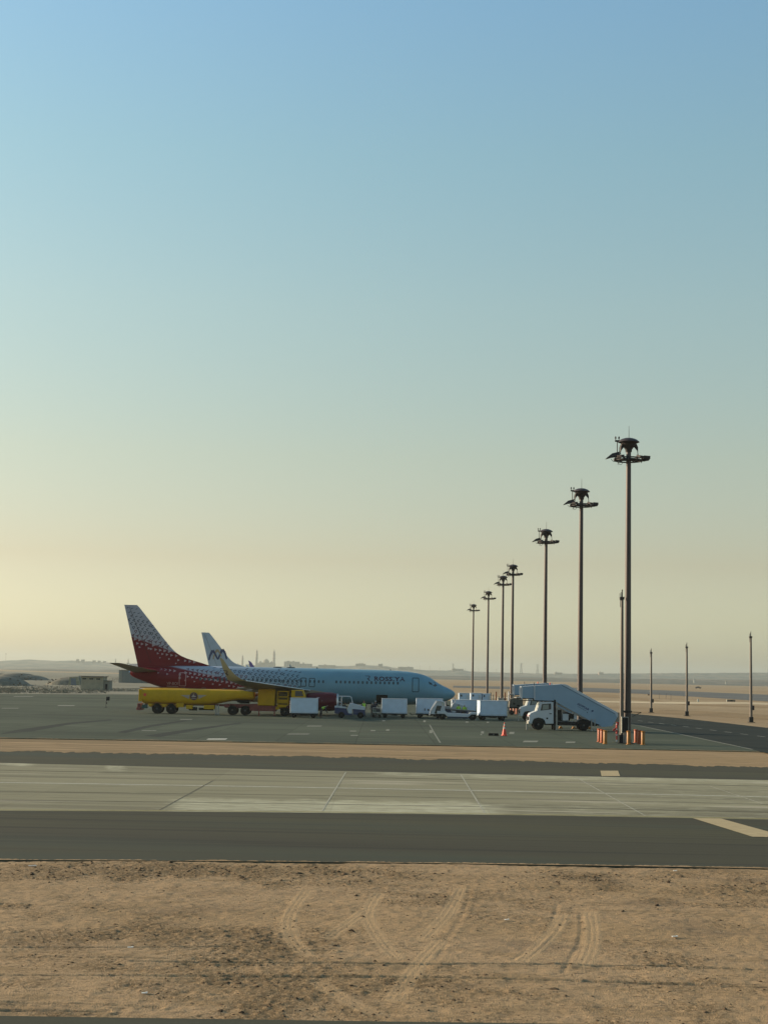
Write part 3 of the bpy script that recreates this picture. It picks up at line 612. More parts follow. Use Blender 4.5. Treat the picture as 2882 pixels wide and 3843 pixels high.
        if main and sg < 0:
            b = MB(); X = AP(1213, 2623, AY-5.9)[0]; Z = AP(1213, 2623, AY-5.9)[1]
            ry = lambda z: 4.83+math.sqrt(max(1.07**2-(z-1.62)**2, 0))+.006
            for z0, z1, x0, x1 in ((2.02, 2.12, -15.9, -15.6), (.95, 1.75, -15.33, -15.27)):
                b.add([(x0, -ry(z0), z0), (x1, -ry(z0), z0), (x1, -ry(z1), z1), (x0, -ry(z1), z1)], [(0, 1, 2, 3)])
            b.build('nacelle_placard', M_mark_p, en)
    # landing gear
    for x, y in ((-4.0, 0), (-19.6, 2.86), (-19.6, -2.86)):
        g = MB(); g.cyl((x, y, .5), (x, y, 1.9), .09, .12, 10).cyl((x, y-.42, .52), (x, y+.42, .52), .06, .06, 8); g.cyl((x, y, .9), (x+.7, y*.8, 1.7), .05, .05, 8)
        gear = g.build('nose_gear' if y == 0 else 'main_gear', M_steel, root, smooth=40); r = .34 if y == 0 else .56
        for s_ in (-1, 1): wheel(gear, x, y+s_*(.22 if y == 0 else .43), r, r, .2 if y == 0 else .38)
    # things on the skin, both sides
    def skin(a, z, off, sg): return (-a, sg*(fus_y(a, z)+off), z)
    def patch(b, a0, a1, z0, z1, off, sg, rr=0, nz_=5, na=2):
        vs = []; 
        for i in range(nz_+1):
            z = z0+(z1-z0)*i/nz_; ins = rr*(1 if i in (0, nz_) else 0)
            for j in range(na+1):
                a = a0+ins+(a1-a0-2*ins)*j/na; vs.append(skin(a, z, off, sg))
        b.add(vs, [(i*(na+1)+j, i*(na+1)+j+1, (i+1)*(na+1)+j+1, (i+1)*(na+1)+j) for i in range(nz_) for j in range(na)])
    def outline(a0, a1, z0, z1, w, sg, mt, name, par=None):
        b = MB(); r = .12
        for q in ((a0+r, a1-r, z0, z0+w), (a0+r, a1-r, z1-w, z1), (a0, a0+w, z0+r, z1-r), (a1-w, a1, z0+r, z1-r)): patch(b, *q, .012, sg)
        for (ca, cz, da, dz) in ((a0+r, z0+r, -1, -1), (a1-r, z0+r, 1, -1), (a0+r, z1-r, -1, 1), (a1-r, z1-r, 1, 1)):
            pts = []
            for k in range(5):
                t = k/4*math.pi/2; pts.append((ca+da*r*math.cos(t), cz+dz*r*math.sin(t), ca+da*(r-w)*math.cos(t), cz+dz*(r-w)*math.sin(t)))
            vs = [skin(p[0], p[1], .012, sg) for p in pts]+[skin(p[2], p[3], .012, sg) for p in pts]
            b.add(vs, [(k, k+1, 5+k+1, 5+k) for k in range(4)])
        return b.build(name, mt, par or root)
    sides = (-1, 1)
    for sg in sides:
        k = 0
        for i in range(46 if sg < 0 else 0):
            a = 6.75+.508*i
            if a > 30.3: break
            b = MB()
            if 13.9 < a < 14.9: continue
            patch(b, a-.115, a+.115, 3.70, 4.03, .010, sg, .05, 4, 1); b.build('cabin_window', M_win, root)
        if main and sg < 0:
            d = {}
            for nm, (p0, p1), mt in (('passenger_door', ((1547, 2543), (1572, 2598)), M_trim), ('exit_door', ((672, 2523), (697, 2576)), M_trim_p), ('overwing_exit', ((1129, 2543), (1150, 2577)), M_trim), ('overwing_exit', ((1160, 2544), (1182, 2579)), M_trim)):
                a1, z1 = AP(*p0, AY-1.85); a0, z0 = AP(*p1, AY-1.85); outline(a0, a1, z0, z1, .085, sg, mt, nm)
            b = MB(); a1, z1 = AP(1413, 2608, AY-1.7); a0, z0 = AP(1453, 2648, AY-1.5); z0 = max(z0, 1.55); patch(b, a0, a1, z0, z1, .014, sg, .06, 8, 3); b.build('cargo_hatch_opening', M_black, root)
            b = MB(); z = z0+.0
            b.tube([skin(a0, z0, .03, sg), skin(a0, (z0+z1)/2, .03, sg), skin(a0, z1, .03, sg), skin(a1, z1, .03, sg), skin(a1, (z0+z1)/2, .03, sg), skin(a1, z0, .03, sg), skin(a0, z0, .03, sg)], .03, 5)
            b.build('cargo_hatch_frame', M_trim, root)
            for a, z in ((32.05, 4.35), (32.05, 3.95)):
                b = MB(); patch(b, a-.13, a+.13, z-.14, z+.14, .014, sg, .04, 2, 1); b.build('door_window', M_greyt, root)
    # cockpit glazing
    CG = [[(1608, 2558), (1627, 2559), (1622, 2571), (1611, 2568)], [(1629, 2559), (1648, 2560), (1640, 2574), (1631, 2577), (1624, 2572)], [(1649, 2559), (1656, 2566), (1660, 2571), (1642, 2574)]]
    for sg in (-1, 1):
        for poly in CG:
            b = MB(); pts = [AP(p[0], p[1], AY-1.25) for p in poly]; ca = sum(p[0] for p in pts)/len(pts); cz = sum(p[1] for p in pts)/len(pts)
            vs = []
            for a, z in pts+[(ca, cz)]:
                t = fus(a)[0]; z = min(z, t-.05); vs.append(skin(a, z, .02, sg))
            nn = len(pts); b.add(vs, [(i, (i+1) % nn, nn) for i in range(nn)]); b.build('cockpit_window', M_glass, root)
    # antennas on the crown
    if main:
        for a, h_, w in ((AP(1466, 2514)[0], .16, .12), (AP(1192, 2506)[0], .1, .25)):
            t = fus(a)[0]; b = MB(); b.prism([(-a+w/2, t-.03), (-a-w*.15, t+h_), (-a-w*.6, t+h_), (-a-w/2, t-.03)], -.025, .025); b.build('antenna', M_wpaint if h_ > .3 else M_dark, root)
        for px in (1042, 1092):
            a = AP(px, 2505)[0]; b = MB(); b.loft([[(-a+.55*math.cos(t)*s_, .28*math.sin(t)*s_, 5.36+zz) for t in np.linspace(0, 2*math.pi, 17)[:-1]] for s_, zz in ((1, 0), (.9, .07), (.5, .1))]); b.build('antenna_fairing', M_dark, root, smooth=50)
        # livery marks
        mk = {'d': [MB(), MB()], 'r': [MB(), MB()], 'p': [MB(), MB()]}
        sval = lambda x, z: (z-zA+.339*(x-xA))*.947 if z > 5.5 else (z-LF[0]+LF[2]*(x-LF[1]))*.98
        def put(sg, key, polys, x, z, sc_, on_fin):
            b = mk[key][1 if on_fin else 0]
            for poly in polys:
                vs = []
                for u, v in poly:
                    xx = x+u*sc_; zz = z+v*sc_
                    if on_fin:
                        y = fin_half(-xx, zz)+.014
                    else: y = fus_y(-xx, zz)+.010
                    vs.append((xx, sg*y, zz))
                b.add(vs, [tuple(range(len(vs)))])
        TRI = [[(-.12, -.13), (.15, 0), (-.12, .13)]]
        STAR = [[(.02, 0), (-.03, .05), (.17, .15)], [(-.02, .03), (-.03, -.05), (-.19, .04)], [(-.03, -.03), (.04, -.02), (.02, -.2)], [(-.04, -.04), (.05, 0), (-.04, .05)]]
        def bar(p, q, w=.03):
            d = Vector((q[0]-p[0], q[1]-p[1])).normalized()*w; nn_ = (-d.y, d.x); return [(p[0]+nn_[0], p[1]+nn_[1]), (q[0]+nn_[0], q[1]+nn_[1]), (q[0]-nn_[0], q[1]-nn_[1]), (p[0]-nn_[0], p[1]-nn_[1])]
        RING = [bar((-.13, .10), (.12, .14)), bar((.14, .12), (.02, -.15)), bar((0, -.15), (-.14, .08))]
        CHEV = [bar((.16, .14), (-.13, 0), .032), bar((-.13, 0), (.10, -.15), .032)]
        DASH = [bar((.14, .06), (-.12, -.05), .035)]
        for sg in (-1, 1):
            for i in range(-4, 70):
                for j in range(-12, 30):
                    x = -40+i*.54+(j % 2)*.27; z = 2.0+j*.44-(i*.06) % .44
                    s_ = sval(x, z)
                    if s_ < -1.2 or s_ > 3.75: continue
                    a = -x; t_, bt, w_ = fus(a) if 0 < a < 38 else (0, 0, 0)
                    onfin = z > 5.6
                    if onfin:
                        if z > 12.15: continue
                        le, te = fin_edges(z); 
                        if a < le+.25 or a > te-.2: continue
                    elif 5.15 < z <= 5.6:
                        continue
                    else:
                        if a > 37 or z > t_-.25 or z < bt+.35 or a < 18: continue
                        if 31.6 < a < 32.7 and z > 2.7: continue
                    if s_ < .02:
                        if (i+j) % 2 and s_ < -.7: continue
                        put(sg, 'p', TRI, x, z, .7+.65*(s_+1.2), onfin)
                    elif s_ < .55: put(sg, 'r', STAR, x, z, 1.9-.6*max(s_, 0), onfin)
                    elif s_ < 1.15: put(sg, 'r' if s_ < .75 else 'd', RING, x, z, 1.1, onfin)
                    elif s_ < 2.35: put(sg, 'd', CHEV, x, z, 1.1, onfin)
                    else: put(sg, 'd', DASH, x, z, 1.1-(s_-2.35)*.25, onfin)
        for key, mt in (('d', M_mark_d), ('r', M_mark_r), ('p', M_mark_p)):
            for k in (0, 1):
                if mk[key][k].v: mk[key][k].build('livery_pattern', mt, fin if k else root)
        # lettering
        a0, z0 = AP(1403, 2554, AY-1.7); a1, z1 = AP(1517, 2556, AY-1.7)
        def fmap(x, y): return skin(a0-x, z0+y, .012, -1)
        text_mesh('ROSSIYA', .66, 'lettering', fmap, M_mar, root, bold=.022, sx=1.30, space=1.10)
        ar, zr = AP(1368, 2556, AY-1.7); rb = MB(); rlogo(rb, lambda x, y: skin(ar-.38-x, zr+.31+y, .012, -1), .64); rb.build('emblem', M_mar, root)
        a2, z2 = AP(626, 2570, AY-1.3)
        text_mesh('VP-BOI', .48, 'registration', lambda x, y: skin(a2-x, z2+y, .014, -1), M_greyt, root, bold=.006, sx=.92)
        a3, z3 = AP(626, 2577, AY-1.1); b = MB(); patch(b, a3-1.4, a3, z3+.02, z3+.10, .014, -1, 0, 1, 4); b.build('small_print', M_greyt, root)
    return root
def rlogo(b, f, h_):
    """slanting winged letter R emblem, h_ tall, centred"""
    P = [[(-.62, .50), (-.20, .50), (-.10, .40), (-.30, .38)], [(-.20, .50), (.22, .50), (.30, .44), (.16, .38), (-.10, .40)], [(.22, .50), (.34, .46), (.40, .30), (.34, .14), (.24, .24), (.22, .36)],
         [(.34, .14), (.20, .02), (.0, -.02), (-.16, .02), (.10, .08), (.24, .22)], [(-.38, .10), (-.16, .02), (.0, -.02), (-.06, -.06)], [(-.12, -.02), (.10, -.03), (.40, -.5), (.14, -.34)], [(-.02, .0), (.14, -.02), (.38, -.34), (.40, -.5)]]
    for poly in P: b.add([f(x*h_, y*h_) for x, y in poly], [tuple(range(len(poly)))])
M_purple = mat('winglet_purple', (.16, .10, .26), .5, var=.1)
jet = airliner('airliner', 'airliner with red patterned tail and blue grey nose, parked broadside behind the yellow tanker')
jet.location = (NX, AY, 0)
# second jet: white tail with a twin arch mark, nose turned a little towards us
jet2 = airliner('airliner', 'white tailed airliner with twin arch emblem, half hidden behind the red tailed jet', main=False)
J2Y = 304.0; TH = R(18)
ft = W(757, 2372, J2Y); lx = fin_te[1][0]
jet2.rotation_euler.z = TH; jet2.location = (ft.x+lx*math.cos(TH), J2Y+lx*math.sin(TH), 0)
inv = lambda px, py: None
def j2(px, py):
    """pixel on the second fin's side -> local x, z"""
    d = ray(px, py); o = Vector((0, 0, HC)); nrm = Vector((math.sin(TH), -math.cos(TH), 0)); p0 = Vector(jet2.location)
    t = (p0-o).dot(nrm)/d.dot(nrm); p = o+d*t; q = p-p0; return (q.x*math.cos(TH)+q.y*math.sin(TH), q.z)
def arch(name, pts, mt, w0=.26, w1=.52):
    P = [j2(*p) for p in pts]; b = MB(); n = len(P)
    for i in range(n-1):
        p, q = Vector(P[i]), Vector(P[i+1]); d = (q-p).normalized(); nn = Vector((-d.y, d.x))
        wa = w0+(w1-w0)*(1-abs(2*i/(n-1)-1)); wb = w0+(w1-w0)*(1-abs(2*(i+1)/(n-1)-1))
        vs = []
        for pt, w in ((p, wa), (q, wb)):
            for s_ in (1, -1):
                u = pt+nn*w/2*s_; vs.append((u.x, -(fin_half(-u.x, u.y)+.03), u.y))
        b.add(vs, [(0, 1, 3, 2)])
    fo = [o for o in jet2.children if o.name.startswith('tail_fin')][0]
    b.build(name, mt, fo)
M_gold = mat('gold_emblem', (.36, .24, .12), .5, var=.1)
arch('emblem', [(784.5, 2478), (790, 2458), (798.5, 2441), (806, 2451), (818, 2475)], M_lblue)
arch('emblem', [(818, 2475), (827, 2455), (835.5, 2437), (846, 2451), (851, 2474)], M_lblue)
arch('emblem', [(800, 2474), (806, 2455), (816, 2438), (824, 2449), (832, 2464)], M_gold, .2, .4)
# ------------------------------------------------------------------ floodlight masts
M_mast = mat('weathered_mast_steel', (.042, .028, .027), .5, .1, var=.3, scale=1.2, stretch=(3, 3, .15))
M_pole = mat('pole_steel', (.10, .085, .07), .5, .15, var=.3, scale=1.5, stretch=(3, 3, .2))
M_head = mat('mast_head_dark', (.018, .012, .012), .7, var=.3, scale=4)
M_ledge = mat('grey_base_concrete', (.30, .29, .25), .9, var=.3, scale=2)
HM = 22.9
def make_mast(label):
    t = empty('floodlight_mast', (0, 0, 0), label, 'floodlight mast', 'tall floodlight masts receding along the apron')
    b = MB(); b.cyl((0, 0, .25), (0, 0, 21.9), .275, .185, 20); b.build('pole', M_mast, t, smooth=40)
    b = MB(); b.lathe([(.5, 0), (.5, .05), (.3, .07), (.3, .3)], n=16); b.build('base_flange', M_dark, t, smooth=30)
    b = MB()                                                       # ring gantry
    for r, z in ((1.05, 21.35), (1.05, 21.2), (.55, 21.3)):
        b.tube([(r*math.cos(2*math.pi*i/24), r*math.sin(2*math.pi*i/24), z) for i in range(25)], .05, 6)
    for i in range(6):
        q = 2*math.pi*i/6; b.cyl((.2*math.cos(q), .2*math.sin(q), 21.28), (1.08*math.cos(q), 1.08*math.sin(q), 21.28), .05)
    b.box(.55, 0, 21.22, 1.5, .5, .06).box(-.6, 0, 21.22, 1.0, .5, .06)
    b.build('ring_gantry', M_head, t, smooth=40)
    b = MB(); b.lathe([(.02, 22.95), (.35, 22.9), (.62, 22.8), (.80, 22.66), (.83, 22.60), (.78, 22.58), (.5, 22.5), (.02, 22.5)], n=28); b.build('canopy', M_mast, t, smooth=45)
    b = MB(); b.lathe([(.24, 21.85), (.27, 22.05), (.42, 22.25), (.62, 22.5), (.3, 22.52), (.02, 22.52)], n=20)   # winch head, flared
    for k, q in enumerate((-.12, 2.75, 3.5)):
        c, s_ = math.cos(q), math.sin(q); b.loft([[(c*.35-s_*w, s_*.35+c*w, z) for w, z in ((-.05, 22.3), (.05, 22.3), (.05, 22.5), (-.05, 22.5))], [(c*.62-s_*w, s_*.62+c*w, z) for w, z in ((-.09, 22.0), (.09, 22.0), (.09, 22.45), (-.09, 22.45))], [(c*.72-s_*w, s_*.72+c*w, z) for w, z in ((-.07, 21.85), (.07, 21.85), (.07, 22.2), (-.07, 22.2))]])
        b.cyl((c*.70, s_*.70, 21.9), (c*.66, s_*.66, 21.3), .018, .018, 5).cyl((c*.66, s_*.66, 21.9), (c*.85, s_*.85, 21.3), .018, .018, 5)
    b.build('head_frame', M_head, t, smooth=40)
    b = MB(); b.cyl((.02, 0, 22.9), (.02, 0, 23.85), .022, .012, 6); b.build('lightning_rod', M_head, t)
    b = MB(); b.cyl((-.88, 0, 21.2), (-.88, 0, 22.62), .035, .035, 8); b.box(-.88, 0, 22.68, .34, .12, .13)
    for s_ in (-.13, .13): b.cyl((-.88+s_, 0, 22.72), (-.88+s_, 0, 22.85), .03, .03, 8); b.lathe([(.02, 0), (.07, .03), (.06, .13), (.01, .2)], c=(-.88+s_, 0, 22.85), n=10)
    b.build('obstruction_light', M_head, t, smooth=40)
    def flood(x, z, L, up, name='floodlight'):
        b = MB(); s_ = 1 if L > 0 else -1; L = abs(L)
        b.loft([[(x, y, z+zz) for y, zz in ((-.30, 0), (.30, 0), (.26, .34), (-.26, .34))], [(x+s_*L*.55, y, z-.06+zz) for y, zz in ((-.30, -.02), (.30, -.02), (.22, .26), (-.22, .26))], [(x+s_*L, y, z-.22+zz+up) for y, zz in ((-.24, 0), (.24, 0), (.2, .05), (-.2, .05))]])
        b.build(name, M_head, t, smooth=30)
    flood(-.75, 21.50, -1.0, .0)
    b = MB(); b.box(1.38, 0, 21.45, .5, .6, .24, Matrix.Rotation(.06, 3, 'Y')); b.box(1.3, 0, 21.27, .55, .5, .12, Matrix.Rotation(-.15, 3, 'Y')); b.build('floodlight', M_head, t, bevel=.02)
    for q in (50, 130, 230, 310):
        c, s_ = math.cos(R(q)), math.sin(R(q)); b = MB(); b.box(c*1.15, s_*1.15, 21.40, .42, .42, .2, Matrix.Rotation(R(q), 3, 'Z') @ Matrix.Rotation(.2, 3, 'Y')); b.build('floodlight', M_head, t, bevel=.02)
    b = MB(); b.tube([(-.62+.14*math.cos(q), .05, 21.02+.13*math.sin(q)) for q in np.linspace(0, 6.28, 13)], .018, 5); b.cyl((-.82, 0, 21.2), (-.82, 0, 20.85), .02, .02, 5).cyl((1.0, 0, 21.2), (1.0, 0, 21.05), .03)
    b.tube([(-1.35, 0, 21.3), (-1.2, 0, 21.12), (-.95, 0, 21.1), (-.7, 0, 21.2)], .02, 5); b.build('cable', M_head, t)
    return t
MASTL = ['nearest and tallest floodlight mast, beside the orange bollards', 'second nearest floodlight mast, rising behind the white stair slope', 'third nearest floodlight mast, rising over the top of the passenger stairs',
         'fourth nearest floodlight mast, just left of the passenger stairs', 'fifth nearest floodlight mast, close to the left of the fourth', 'sixth nearest floodlight mast, second from the left end of the row', 'farthest and shortest floodlight mast, leftmost of the row']
m0 = make_mast(MASTL[0]); B1 = G(2353, 2790)
m0.location = (B1.x, B1.y, 0); H0 = W(2366, 1643, B1.y).z; m0.scale = (1, 1, H0/22.95)
def mast_at(px, py):
    """mast whose dome top (22.95 m) shows at this pixel"""
    d = ray(px, py); t = (H0-HC)/d.z; return Vector((d.x*t, d.y*t, 0))
MP = [B1]
for (px, py), lb in zip(((2181, 1832), (2049, 1985), (1925, 2118), (1888, 2160), (1833, 2218), (1777, 2267)), MASTL[1:]):
    p = mast_at(px, py); MP.append(p); dup(m0, p, label=lb)
def box_thing(name, label, cat, px, py, w, d_, h_, mt, group=None, lid=True, Y=None, rz=0):
    p = G(px, py) if Y is None else Vector((W(px, py, Y).x, Y, 0)); t = empty(name, p, label, cat, group, rz)
    b = MB(); b.box(0, 0, h_/2, w, d_, h_); b.build('body', mt, t, bevel=.02)
    if lid: b = MB(); b.box(0, 0, h_+.02, w+.06, d_+.06, .04); b.build('lid', mt, t, bevel=.01); b = MB(); b.bx(-w*.42, w*.42, -d_/2-.012, -d_/2-.002, h_*.08, h_*.92); b.build('door', mt, t)
    return t
# concrete footing boxes of the farther masts
for k in (3, 4, 5):
    p = MP[k]; t = empty('mast_footing', (p.x, p.y, 0), ['', '', '', 'grey block footing around the base of the fourth mast', 'grey block footing around the base of the fifth mast', 'grey block footing around the base of the sixth mast'][k], 'footing', 'block footings of the masts')
    b = MB(); b.bx(-.75, -.30, -.8, .8, .0, 1.0).bx(.30, .75, -.8, .8, .0, 1.0).bx(-.3, .3, -.8, -.3, 0, 1.0); b.build('block', M_ledge, t, bevel=.03)
    b = MB(); b.bx(-.8, -.3, -.85, .85, 1.0, 1.06).bx(.3, .8, -.85, .85, 1.0, 1.06); b.build('coping', M_ledge, t)
# cabinet and bracket on the near mast
t = empty('electrical_cabinet', (B1.x-.33, B1.y-.42, 0), 'slim grey switch cabinet mounted low on the nearest floodlight mast', 'cabinet')
b = MB(); b.bx(-.17, .32, -.12, .12, .80, 2.0); b.build('body', M_steel, t, bevel=.015)
b = MB(); b.bx(-.14, .29, -.14, -.122, .85, 1.95); b.build('door', M_dark, t, bevel=.005)
b = MB(); b.bx(-.195, -.172, -.13, .13, .78, 2.02); b.build('side_panel', M_white, t)
b = MB(); b.cyl((0, .02, 0), (0, .02, .8), .05); b.cyl((.15, .02, 0), (.15, .02, .8), .06); b.build('conduit', M_steel, t, smooth=40)
t = empty('bracket', (B1.x, B1.y, 0), 'thin triangular steel bracket clamped around the nearest mast', 'bracket')
b = MB(); b.tube([(-.55, -.3, 2.42), (1.0, -.3, 2.35), (.32, -.3, 2.05)], .025, 6); b.lathe([(.30, 2.32), (.33, 2.32), (.33, 2.46), (.30, 2.46)], n=16); b.build('arm', M_dark, t, smooth=30)
# slim lamp poles
def make_pole(H, label, w=.10, box=True):
    t = empty('light_pole', (0, 0, 0), label, 'light pole', 'slim light poles')
    b = MB(); b.cyl((0, 0, .05), (0, 0, H-.6), w*1.65, w, 14); b.build('pole', M_pole, t, smooth=40)
    b = MB(); b.box(0, 0, .35, w*4.0, w*4.0, .6); b.box(0, 0, .02, w*7, w*7, .05); b.build('base', M_dark, t, bevel=.02)
    b = MB(); b.box(-.02, 0, H-.68, .34, .3, .2); b.box(-.1, 0, H-.78, .14, .2, .1); b.cyl((.12, 0, H-.7), (.17, 0, H-.55), .03); b.build('lamp_bracket', M_head, t, bevel=.02)
    b = MB(); b.cyl((0, 0, H-.6), (0, 0, H-.03), .05, .035, 10); b.lathe([(.05, H-.1), (.05, H-.04), (.01, H)], n=10); b.cyl((-.17, 0, H-.6), (-.17, 0, H-.28), .022, .022, 6); b.cyl((-.07, 0, H-.6), (-.07, 0, H-.2), .02, .02, 6); b.build('aerial', M_head, t, smooth=40)
    b = MB(); b.cyl((-.15, 0, H-.8), (-.13, 0, H-1.35), .02, .02, 6); b.build('cable', M_head, t)
    if box: b = MB(); b.box(.27, -.02, 1.75, .22, .2, .55); b.build('switch_box', M_head, t, bevel=.02)
    return t
p = G(2331, 2790); t = make_pole(W(2333, 2212, p.y).z, 'slim grey light pole standing just left of the nearest floodlight mast', .10, False); t.location = p
b = MB(); b.bx(-.165, .165, -.165, .165, 0, .42); b.build('plinth', M_ledge, t)
for px, py, ty, lb in ((2442, 2674, 2433, 'shortest slim light pole beyond the access road'), (2576, 2687, 2411, 'middle slim light pole beyond the access road'), (2817, 2711, 2370, 'slim light pole beyond the access road, nearest the right edge of the picture')):
    p = G(px, py); t = make_pole(W(px, ty, p.y).z, lb, .115); t.location = (p.x, p.y, 0)
# orange bollards
def make_bollard(mt, label, group='bollards around the nearest mast'):
    t = empty('bollard', (0, 0, 0), label, 'bollard', group)
    b = MB(); b.lathe([(.145, .03), (.145, .93), (.125, .97), (.01, .98)], n=18); b.build('post', mt, t, smooth=40)
    b = MB(); b.lathe([(.16, .92), (.175, .94), (.175, .98), (.14, 1.01), (.01, 1.02)], n=18); b.build('cap', mt, t, smooth=40)
    b = MB(); b.lathe([(.21, .0), (.21, .035), (.15, .05), (.15, .06)], n=18); b.build('base_plate', mt, t, smooth=30); return t
bo = make_bollard(M_orange, 'orange bollard, rearmost of the three left of the nearest mast'); ba = make_bollard(M_amber, 'amber bollard, front one of the three left of the nearest mast')
bo.location = G(2248, 2784); ba.location = G(2270, 2792)
dup(bo, G(2258.5, 2787.5), label='orange bollard, middle of the three left of the nearest mast')
dup(ba, G(2358, 2794), label='amber bollard standing alone right in front of the nearest mast')
dup(bo, G(2385, 2787), label='orange bollard, rearmost of the three right of the nearest mast')
dup(bo, G(2399, 2791), label='orange bollard, middle of the three right of the nearest mast')
dup(ba, G(2412, 2795), label='amber bollard, front one of the three right of the nearest mast')
# red and white barrier post
p = G(2313, 2786); t = empty('barrier_post', p, 'red and white striped barrier post left of the slim light pole', 'barrier')
M_rw = mat('red_white_paint', (.45, .04, .03), .5, var=.1); 
b = MB(); b.cyl((0, 0, 0), (0, 0, 1.42), .07, .07, 12); b.build('post', M_wpaint, t, smooth=40)
b = MB()
for z in (.2, .62, 1.04): b.cyl((0, 0, z), (0, 0, z+.32), .074, .074, 12)
b.build('red_bands', M_rw, t, smooth=40)
b = MB(); b.box(-.12, 0, 1.02, .42, .06, .14, Matrix.Rotation(R(-42), 3, 'Y')); b.box(.06, 0, 1.42, .16, .1, .26); b.build('arm', M_rw, t)
b = MB(); b.box(-.05, 0, .02, .5, .3, .05); b.build('foot', M_beige, t)
# cone and rubber block
p = G(1892, 2761); t = empty('traffic_cone', p, 'tall red and white traffic cone standing alone on the apron', 'traffic cone')
M_cone = mat('cone_red', (.62, .05, .02), .5, var=.1)
b = MB(); b.lathe([(.19, .08), (.165, .25), (.01, .25)], n=20); b.lathe([(.165, .25), (.115, .55), (.01, .55)], n=20); b.build('cone', M_cone, t, smooth=40)
b = MB(); b.lathe([(.116, .55), (.085, .72)], n=20); b.lathe([(.07, .82), (.045, .95)], n=20); b.build('reflective_band', M_white, t, smooth=40)
b = MB(); b.lathe([(.085, .72), (.07, .82)], n=20); b.lathe([(.045, .95), (.022, 1.08), (.01, 1.09)], n=20); b.build('tip', M_cone, t, smooth=40)
b = MB(); b.lathe([(.24, 0), (.26, .02), (.24, .07), (.19, .09)], n=8); b.build('base', M_cone, t)
p = G(1851, 2761); t = empty('wheel_chock', p, 'long black rubber block lying on the apron beside the traffic cone', 'wheel chock', rz=.04)
b = MB(); b.prism([(-.42, 0), (.42, 0), (.40, .20), (-.40, .20)], -.15, .15); b.build('block', M_tyre, t, bevel=.02); b = MB(); b.bx(-.02, .02, -.165, -.15, .05, .16); b.build('handle', M_steel, t)
# rusty posts behind the carts
t0 = None
for i, (px, h_) in enumerate(((1841, 2600), (1851, 2609), (1862, 2597), (1872, 2615), (1888, 2613), (1895, 2600), (1925, 2602))):
    YY = 228; w = W(px, h_, YY); t = empty('rusty_post', (w.x, YY, 0), ['rusty post, leftmost of the posts behind the white carts', 'short rusty post, second from the left behind the white carts', 'tall rusty post right of the two leftmost ones', 'short rusty post midway between the tall ones', 'low rusty post just right of the fifth mast', 'tall rusty post between the fifth and fourth masts', 'thin rusty post right beside the fourth mast'][i], 'post', 'rusty posts behind the carts')
    b = MB(); b.box(0, 0, w.z/2, .16 if w.z > 2.4 else .13, .14, w.z); b.build('post', M_orange if i in (2, 5) else M_ledge, t, bevel=.01); b = MB(); b.box(0, 0, w.z+.02, .2, .18, .04); b.build('cap', M_dark, t)
# group of bollards at the fourth mast
for i, (px, py) in enumerate(((1917, 2677), (1928, 2678), (1938, 2680))):
    lb = ['orange bollard, leftmost of the three beyond the traffic cone', 'orange bollard, middle of the three beyond the traffic cone', 'orange bollard, rightmost of the three beyond the traffic cone'][i]; c = dup(bo, G(px, py), label=lb); c['group'] = 'bollards beyond the cone'
# ------------------------------------------------------------------ vehicles
M_rust = mat('faded_red_chassis', (.20, .035, .03), .6, var=.35, scale=4)
GY = 1.25
def lrpair(b, fn):
    for s_ in (-1, 1): fn(s_)
# --- fuel tanker, seen from its side, cab to the right
F = Fr(590, 2677); t = empty('fuel_tanker', F.o, 'long yellow articulated fuel tanker with winged emblem, parked under the wing', 'fuel tanker')
DY = -1.25   # near side offset
x = lambda px, py=2640: F.x(px, py, DY); z = lambda px, py: F.z(px, py, DY)
zt = z(700, 2585); zb = z(700, 2641)
secs = []
for px, pt, pb in ((531, 2586, 2632), (536, 2584, 2638), (545, 2583, 2641), (620, 2583.5, 2643), (700, 2585, 2646), (760, 2586, 2647), (810, 2587, 2643), (860, 2588, 2633), (890, 2589, 2628), (950, 2590, 2627), (953, 2592, 2625)):
    secs.append((x(px, pt), z(px, pt), z(px, pb)))
b = MB(); rings = []
for xx, t_, b_ in secs:
    hh = (t_-b_)/2; zc = (t_+b_)/2; w = 1.22 if secs.index((xx, t_, b_)) not in (0, 10) else 1.1; rings.append([(xx, w*math.copysign(abs(math.cos(q))**.55, math.cos(q)), zc+hh*math.copysign(abs(math.sin(q))**.6, math.sin(q))) for q in [2*math.pi*i/28 for i in range(28)]])
b.loft(rings); tank = b.build('tank', M_yel, t, smooth=50)
b = MB(); q = x(545)
for s_ in (-1, 1): b.bx(x(520), x(533), s_*1.05-.16, s_*1.05+.16, z(525, 2632), z(525, 2586))
b.bx(x(519), x(950), -.35, .35, zt+.0, zt+.05); b.build('tail_frame', M_yel, t, bevel=.02)
b = MB(); b.tube([(x(521), -1.0, zt+.08), (x(640), -1.0, zt+.10), (x(950), -1.0, zt-.02)], .025, 6); b.tube([(x(521), 1.0, zt+.08), (x(950), 1.0, zt-.02)], .025, 6); b.build('top_rail', M_red, t)
b = MB()
for px in (600, 680, 760, 840): b.lathe([(.26, zt-.02), (.26, zt+.10), (.2, zt+.14), (.01, zt+.15)], c=(x(px), 0, 0), n=16)
b.build('hatch_cover', M_dark, t, smooth=40)
b = MB(); b.bx(x(540), x(870), -.45, .45, .95, 1.15); b.bx(x(513), x(530), -1.15, 1.15, z(520, 2665), z(520, 2655)); b.bx(x(516), x(526), -1.1, 1.1, z(520, 2656), z(520, 2640)); b.build('rear_bumper', M_rust, t, bevel=.02)
b = MB(); b.bx(x(533), x(553), -1.2, -.6, z(540, 2658), z(540, 2644)); b.build('side_locker', mat('dark_teal_paint', (.01, .06, .055), .5), t, bevel=.02)
